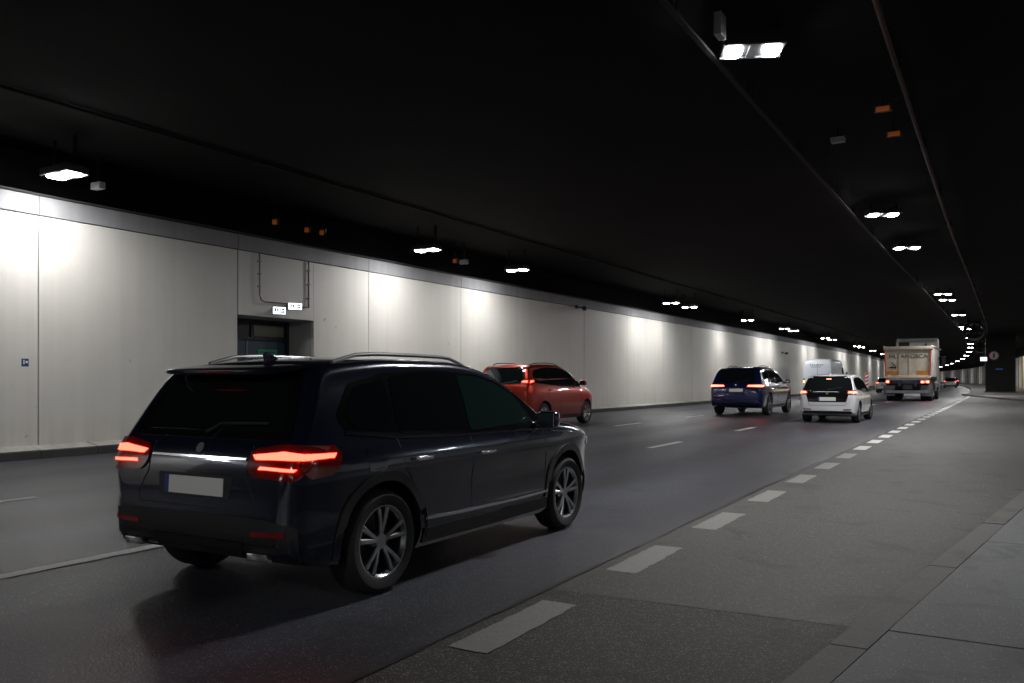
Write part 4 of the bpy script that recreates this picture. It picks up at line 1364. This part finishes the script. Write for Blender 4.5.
car.wheels('alloy', 7, 1)
car.root.scale = (.95, .95, .97)

# ---- cars farther on
def far_car(name, paint, x, y, label, lit='lens_lit'):
    sp = dict(hat); sp['paint'] = paint
    c = Car(name, sp, (x, y, 0), -math.atan(slope(y)) if False else math.atan(-slope(y)), label)
    hatch_details(c, belt=.98, roofz=1.44, light=(.84, 1.02, .50, .80), light_side=.2, yr=-2.0, plate_z=.72, bumper_z=.46, lit=lit, yq=-1.55, ws=(1.05, .25))
    c.wheels('alloy', 7, 1)
    return c
far_car('white_car', 'paint_white', -8.7, 88, 'small white car with red tail lights just left of the truck', 'lens_bright')
far_car('grey_car', 'paint_silver', -5.25, 140, 'silver grey car with a lit tail light just right of the truck')
far_car('dark_car', 'paint_black', -6.1, 176, 'dark far car with lit tail lights beyond the silver grey car', 'lens_bright')

# ---- white panel van
vanp = spec(paint='paint_van', hw=1.0, wheels=[(-1.75, .34), (1.95, .34)], rc=.13, rx=.16, crown=.03,
    top=[(-2.95, .60), (-2.945, 1.2), (-2.92, 2.2), (-2.88, 2.45), (-2.80, 2.58), (-2.6, 2.63), (0, 2.66), (1.1, 2.64), (1.45, 2.52), (1.75, 2.2), (2.10, 1.65), (2.25, 1.42),
         (2.6, 1.22), (2.85, 1.02), (2.93, .8), (2.95, .55)],
    bot=[(-2.95, .42), (-2.85, .33), (-2.3, .28), (2.3, .26), (2.85, .30), (2.95, .42)],
    plan=[(-2.95, .90), (-2.91, .96), (-2.8, .99), (-2.4, 1.0), (1.6, 1.0), (2.2, .96), (2.6, .88), (2.85, .74), (2.95, .5)],
    k=[(.2, .95), (.5, .985), (.9, 1.0), (1.3, .985), (2.0, .935), (2.6, .88)])
car = Car('white_van', vanp, (-10.25, 62.8, 0), -slope(62), 'white high panel van ahead of the blue SUV and white hatchback', 'van')
P = car.patch
for sgn in (1, -1):
    q = lambda poly: [(sgn * x, z) for x, z in poly]
    P('rear_window', 'B', q([(.08, 1.45), (.78, 1.45), (.74, 2.0), (.08, 2.0)]), 'paint_van', .008, .12, rnd=.05)
    l1 = P('tail_light', 'B', q([(.84, .95), (.93, .95), (.92, 1.35), (.83, 1.35)]), 'lens_red', .012, .08, rnd=.02)
    P('light_bar', 'B', q([(.85, 1.05), (.92, 1.05), (.91, 1.2), (.84, 1.2)]), 'lens_amber', .017, .08, parent=l1, skirt=-.012)
    P('front_door_window', 'R' if sgn > 0 else 'L', [(1.05, 1.45), (1.95, 1.42), (1.55, 2.1), (1.1, 2.15)], 'glass_dark', .006, .1, rnd=.04)
    car.strip('door_seam', 'R' if sgn > 0 else 'L', [(.95, .4), (.95, 2.3)], .014, 'joint_dark', .002)
    car.strip('rail_trim', 'R' if sgn > 0 else 'L', [(.9, 1.0), (-2.7, 1.0)], .06, 'black_plastic', .008, .2)
car.strip('door_seam', 'B', [(0, .55), (0, 2.4)], .018, 'joint_dark', .002)
P('rear_bumper', 'B', [(-.88, .40), (.88, .40), (.88, .62), (-.88, .62)], 'black_plastic', .02, .12, rnd=.03)
P('number_plate', 'B', [(-.26, .78), (.26, .78), (.26, .89), (-.26, .89)], 'plate_white', .01, .1)
b = MB()
for k in range(7):
    x = -.45 + k * .13
    l_, n_ = car.hit('B', x, 2.26)
    b.box((x, l_.y - .004, 2.26), (.09, .006, .08))
for k in range(5):
    x = -.35 + k * .13
    l_, n_ = car.hit('B', x, 2.12)
    b.box((x, l_.y - .004, 2.12), (.10, .006, .05))
bl = b.build('faded_lettering', M['mud_grey'], car.root); bl['kind'] = 'stuff'
mirror_pair(car, 1.95, 1.6, 1.0, 'black_plastic', (.09, .07, .19))
P('windscreen', 'F', [(-.75, 1.5), (.75, 1.5), (.68, 2.35), (-.68, 2.35)], 'glass_dark', .006, .15, rnd=.06)
P('headlight', 'F', [(.45, .85), (.70, .85), (.70, 1.05), (.5, 1.05)], 'lens_clear', .01, .1, rnd=.03, mirror=True)
car.wheels('alloy_dark', 6, 1)

# ---- tipper truck
TX, TY = -4.22, 53.7
tr = empty('tipper_truck', (TX, TY, 0), -slope(56))
tag(tr, 'cream tipper truck with dark lettering and orange boards on its tailgate', 'truck')
def tb(name, c, s, m, parent=None, bev=0.0, rot=None):
    return MB().box(c, s, bev=bev, rot=rot).build(name, M[m], parent or tr)
# body of the tipper: open top tub, flared a little
def tub():
    z0, z1 = 1.42, 3.2
    for sx in (-1, 1):
        b = MB()
        b.prism([(sx * 1.20, z0), (sx * 1.26, z1), (sx * 1.20, z1), (sx * 1.14, z0)], .06, 5.4, 'y')
        sd = b.build('tub_side', M['tipper_side'], tr)
        for k in range(6):
            y = .5 + k * .95
            MB().box((sx * 1.255, y, 2.28), (.06, .09, 1.66), rot=Matrix.Rotation(sx * .034, 3, 'Y')).build('side_rib', M['tipper_side'], sd)
        MB().box((sx * 1.275, 2.73, 3.2), (.09, 5.34, .09), bev=.01).build('top_rail', M['tipper_cream'], sd)
    tb('tub_floor', (0, 2.7, 1.38), (2.3, 5.3, .08), 'truck_blue')
    tb('front_board', (0, 5.43, 2.4), (2.45, .07, 2.0), 'tipper_cream')
    b = MB().prism([(-1.19, 1.44), (1.19, 1.44), (1.25, 3.12), (-1.25, 3.12)], 0, .06, 'y')
    g = b.build('tailgate', M['tipper_cream'], tr)
    MB().box((0, .0, 3.12), (2.58, .14, .16), bev=.015).build('top_beam', M['tipper_cream'], g)
    MB().box((0, .01, 2.95), (2.48, .05, .05)).build('beam_lip', M['tipper_side'], g)
    for sx in (-1, 1):
        MB().box((sx * 1.20, -.025, 2.24), (.055, .06, 1.5), rot=Matrix.Rotation(sx * .034, 3, 'Y')).build('edge_post', M['red_board'], g)
        MB().box((sx * 1.27, .06, 3.02), (.06, .2, .12)).build('hinge', M['steel_dark'], g)
        o = MB().box((sx * .80, -.012, 1.66), (.60, .02, .19)).build('warning_board', M['orange_board'], g)
        MB().prism([(sx * .80 - .315, 1.55), (sx * .80 + .315, 1.55), (sx * .80 + .315, 1.77), (sx * .80 - .315, 1.77)], -.004, -.001, 'y').build('board_edge', M['red_board'], o)
    MB().box((-.45, -.008, 2.2), (.03, .02, 1.35)).build('gate_rib', M['tipper_side'], g)
    MB().box((.08, -.008, 2.2), (.03, .02, 1.35)).build('gate_rib', M['tipper_side'], g)
    MB().box((0, -.03, 1.40), (2.44, .13, .12), bev=.015).build('bottom_beam', M['tipper_cream'], g)
    MB().box((0, -.02, 1.28), (2.3, .10, .10)).build('bottom_channel', M['tipper_side'], g)
    # lettering
    def word(txt, x, z, size):
        cu = bpy.data.curves.new('lettering', 'FONT')
        cu.body = txt; cu.size = size; cu.extrude = .002; cu.space_character = 1.0
        o = bpy.data.objects.new('lettering', cu)
        COL.objects.link(o)
        bpy.context.view_layer.update()
        me = bpy.data.meshes.new_from_object(o.evaluated_get(bpy.context.evaluated_depsgraph_get()))
        bpy.data.objects.remove(o)
        me.materials.clear(); me.materials.append(M['ink_dark'])
        o = link('lettering', me, g, (x, -.006, z))
        o.rotation_euler = (PI / 2, 0, 0)
        o.scale = (1.15, 1, 1)
    word('HL.', -1.0, 2.52, .31)
    word('ANGSCA', -.38, 2.52, .31)
    b = MB()
    b.prism([(-1.06, 1.95), (-.62, 1.90), (-.60, 2.00), (-.86, 2.04)], -.012, -.002, 'y')
    b.prism([(-.86, 2.28), (-.80, 2.28), (-.60, 2.03), (-.66, 2.0)], -.013, -.003, 'y')
    b.build('emblem', M['ink_dark'], g)
tub()
for sx in (-1, 1):
    tb('chassis_rail', (sx * .42, 3.2, 1.02), (.10, 7.0, .26), 'truck_blue')
tb('cross_beam', (0, .12, 1.12), (2.1, .14, .22), 'truck_blue')
tb('rear_panel', (0, .22, .95), (1.5, .06, .42), 'gloss_black')
tb('tow_coupling', (0, .08, .82), (.5, .16, .26), 'steel_dark', bev=.02)
bmp = tb('underrun_bar', (0, -.02, .55), (2.3, .12, .17), 'galvanised', bev=.015)
MB().box((.25, -.085, .38), (.85, .03, .15)).build('number_plate', M['plate_white'], bmp)
tb('number_plate', (.0, -.0, 1.17), (.62, .02, .14), 'mud_grey')
for sx in (-1, 1):
    cl = tb('light_cluster', (sx * .92, -.02, 1.13), (.52, .09, .18), 'black_plastic', bev=.01)
    MB().box((sx * .78, -.07, 1.13), (.14, .012, .11)).build('lamp_lens', M['lens_bright' if sx > 0 else 'lens_red'], cl)
    MB().box((sx * 1.06, -.07, 1.14), (.15, .012, .12)).build('lamp_lens', M['lens_bright'], cl)
    MB().box((sx * .92, -.07, 1.13), (.10, .012, .08)).build('lamp_lens', M['lens_lit' if sx > 0 else 'lens_red'], cl)
    tb('mud_flap', (sx * 1.0, .10, .62), (.62, .03, .62), 'mud_grey')
    for ya in (1.15, 2.5):
        b = MB()
        arc = [(ya + .62 * math.cos(a), .52 + .62 * math.sin(a)) for a in np.linspace(.2, PI - .2, 12)]
        for p, q in zip(arc[:-1], arc[1:]):
            b.add([(sx * .68, p[0], p[1]), (sx * 1.24, p[0], p[1]), (sx * 1.24, q[0], q[1]), (sx * .68, q[0], q[1])], [(0, 1, 2, 3)])
        b.build('mudguard', M['black_plastic'], tr, 60)
    tb('side_tank', (sx * 1.0, 4.2, .8), (.45, 1.1, .5), 'galvanised', bev=.06)
def truck_wheel(x, y, wd):
    b = MB()
    R, rr = .52, .30
    pr = [(rr, -wd / 2 + .01), (R - .05, -wd / 2), (R - .012, -wd / 2 + .03), (R, -wd / 2 + .06)]
    pr += [(r, -a) for r, a in pr[::-1]]
    b.lathe(pr, 'x', 36, (x, y, R), closed=True)
    w = b.build('wheel', M['rubber'], tr, 35)
    s = 1 if x > 0 else -1
    b = MB().lathe([(rr, s * wd / 2 - s * .01), (rr - .02, s * wd / 2 - s * .10), (.16, s * wd / 2 - s * .12), (.15, s * wd / 2 - s * .02), (.001, s * wd / 2 - s * .015)], 'x', 28, (x, y, R))
    b.build('rim', M['alloy_dark'], w, 40)
for sx in (-1, 1):
    for ya in (1.15, 2.5):
        truck_wheel(sx * 1.07, ya, .29); truck_wheel(sx * .76, ya, .29)
    truck_wheel(sx * 1.04, 6.5, .32)
# cab
b = MB()
prof = [(5.65, .75), (5.62, 2.6), (5.70, 3.62), (6.15, 3.92), (6.9, 3.86), (7.35, 3.4), (7.62, 2.2), (7.70, 1.3), (7.68, .5), (7.0, .5), (6.98, .95), (6.05, .95), (6.0, .75)]
b.prism(prof, -1.20, 1.20, 'x')
cabm = b.mesh('cab', M['truck_white'])
bm = bmesh.new(); bm.from_mesh(cabm)
bmesh.ops.bevel(bm, geom=[e for e in bm.edges if abs(e.verts[0].co.x - e.verts[1].co.x) < .01], offset=.07, segments=3, affect='EDGES', profile=.6)
bm.to_mesh(cabm); bm.free(); cabm.shade_smooth(); cabm.set_sharp_from_angle(angle=math.radians(30))
cab = link('cab', cabm, tr)
MB().box((-.72, 5.63, 3.42), (.62, .05, .50), bev=.02).build('cab_recess', M['black_plastic'], cab)
MB().box((.1, 5.63, 3.72), (1.9, .05, .05)).build('cab_back_rail', M['galvanised'], cab)
for sx in (-1, 1):
    MB().box((sx * 1.10, 5.55, 3.45), (.05, .05, .85)).build('roof_bar', M['truck_white'], cab)
    MB().box((sx * 1.206, 6.75, 2.35), (.012, .95, .8), bev=.004).build('door_window', M['glass_dark'], cab)
    MB().box((sx * 1.204, 6.75, 1.2), (.008, 1.05, .015)).build('door_seam', M['joint_dark'], cab)
    m_ = MB().box((sx * 1.45, 7.35, 2.45), (.22, .16, .62), bev=.04).build('wing_mirror', M['black_plastic'], cab)
    MB().tube([(sx * 1.2, 7.3, 2.75), (sx * 1.42, 7.35, 2.75)], .02, 6).build('mirror_arm', M['black_plastic'], m_)
MB().box((.55, 5.60, 3.42), (.10, .10, .3), bev=.02).build('air_intake', M['black_plastic'], cab)
MB().box((0, 7.62, 2.55), (2.1, .03, 1.0), rot=Matrix.Rotation(.16, 3, 'X')).build('windscreen', M['glass_dark'], cab)
MB().blob((1.36, 5.5, 3.15), (.06, .18, .05), .6).build('snorkel', M['truck_white'], cab, 40)

# ---- striped beacon on the left kerb
bx_, by_ = -11.0, 92.0
bc = empty('warning_beacon', (bx_, by_, 0))
tag(bc, 'red and white striped upright beacon between the van and the truck', 'beacon')
MB().box((0, 0, .06), (.7, .4, .12), bev=.03).build('foot', M['rubber'], bc)
MB().box((0, 0, .5), (.05, .05, .8)).build('post', M['galvanised'], bc)
MB().box((0, -.03, 1.2), (.34, .025, 1.4)).build('board', M['sign_white'], bc)
for k in range(4):
    z = .56 + k * .36
    MB().prism([(-.16, z), (.16, z + .16), (.16, z + .34), (-.16, z + .18)], -.049, -.044, 'y').build('red_stripe', M['sign_red'], bc)
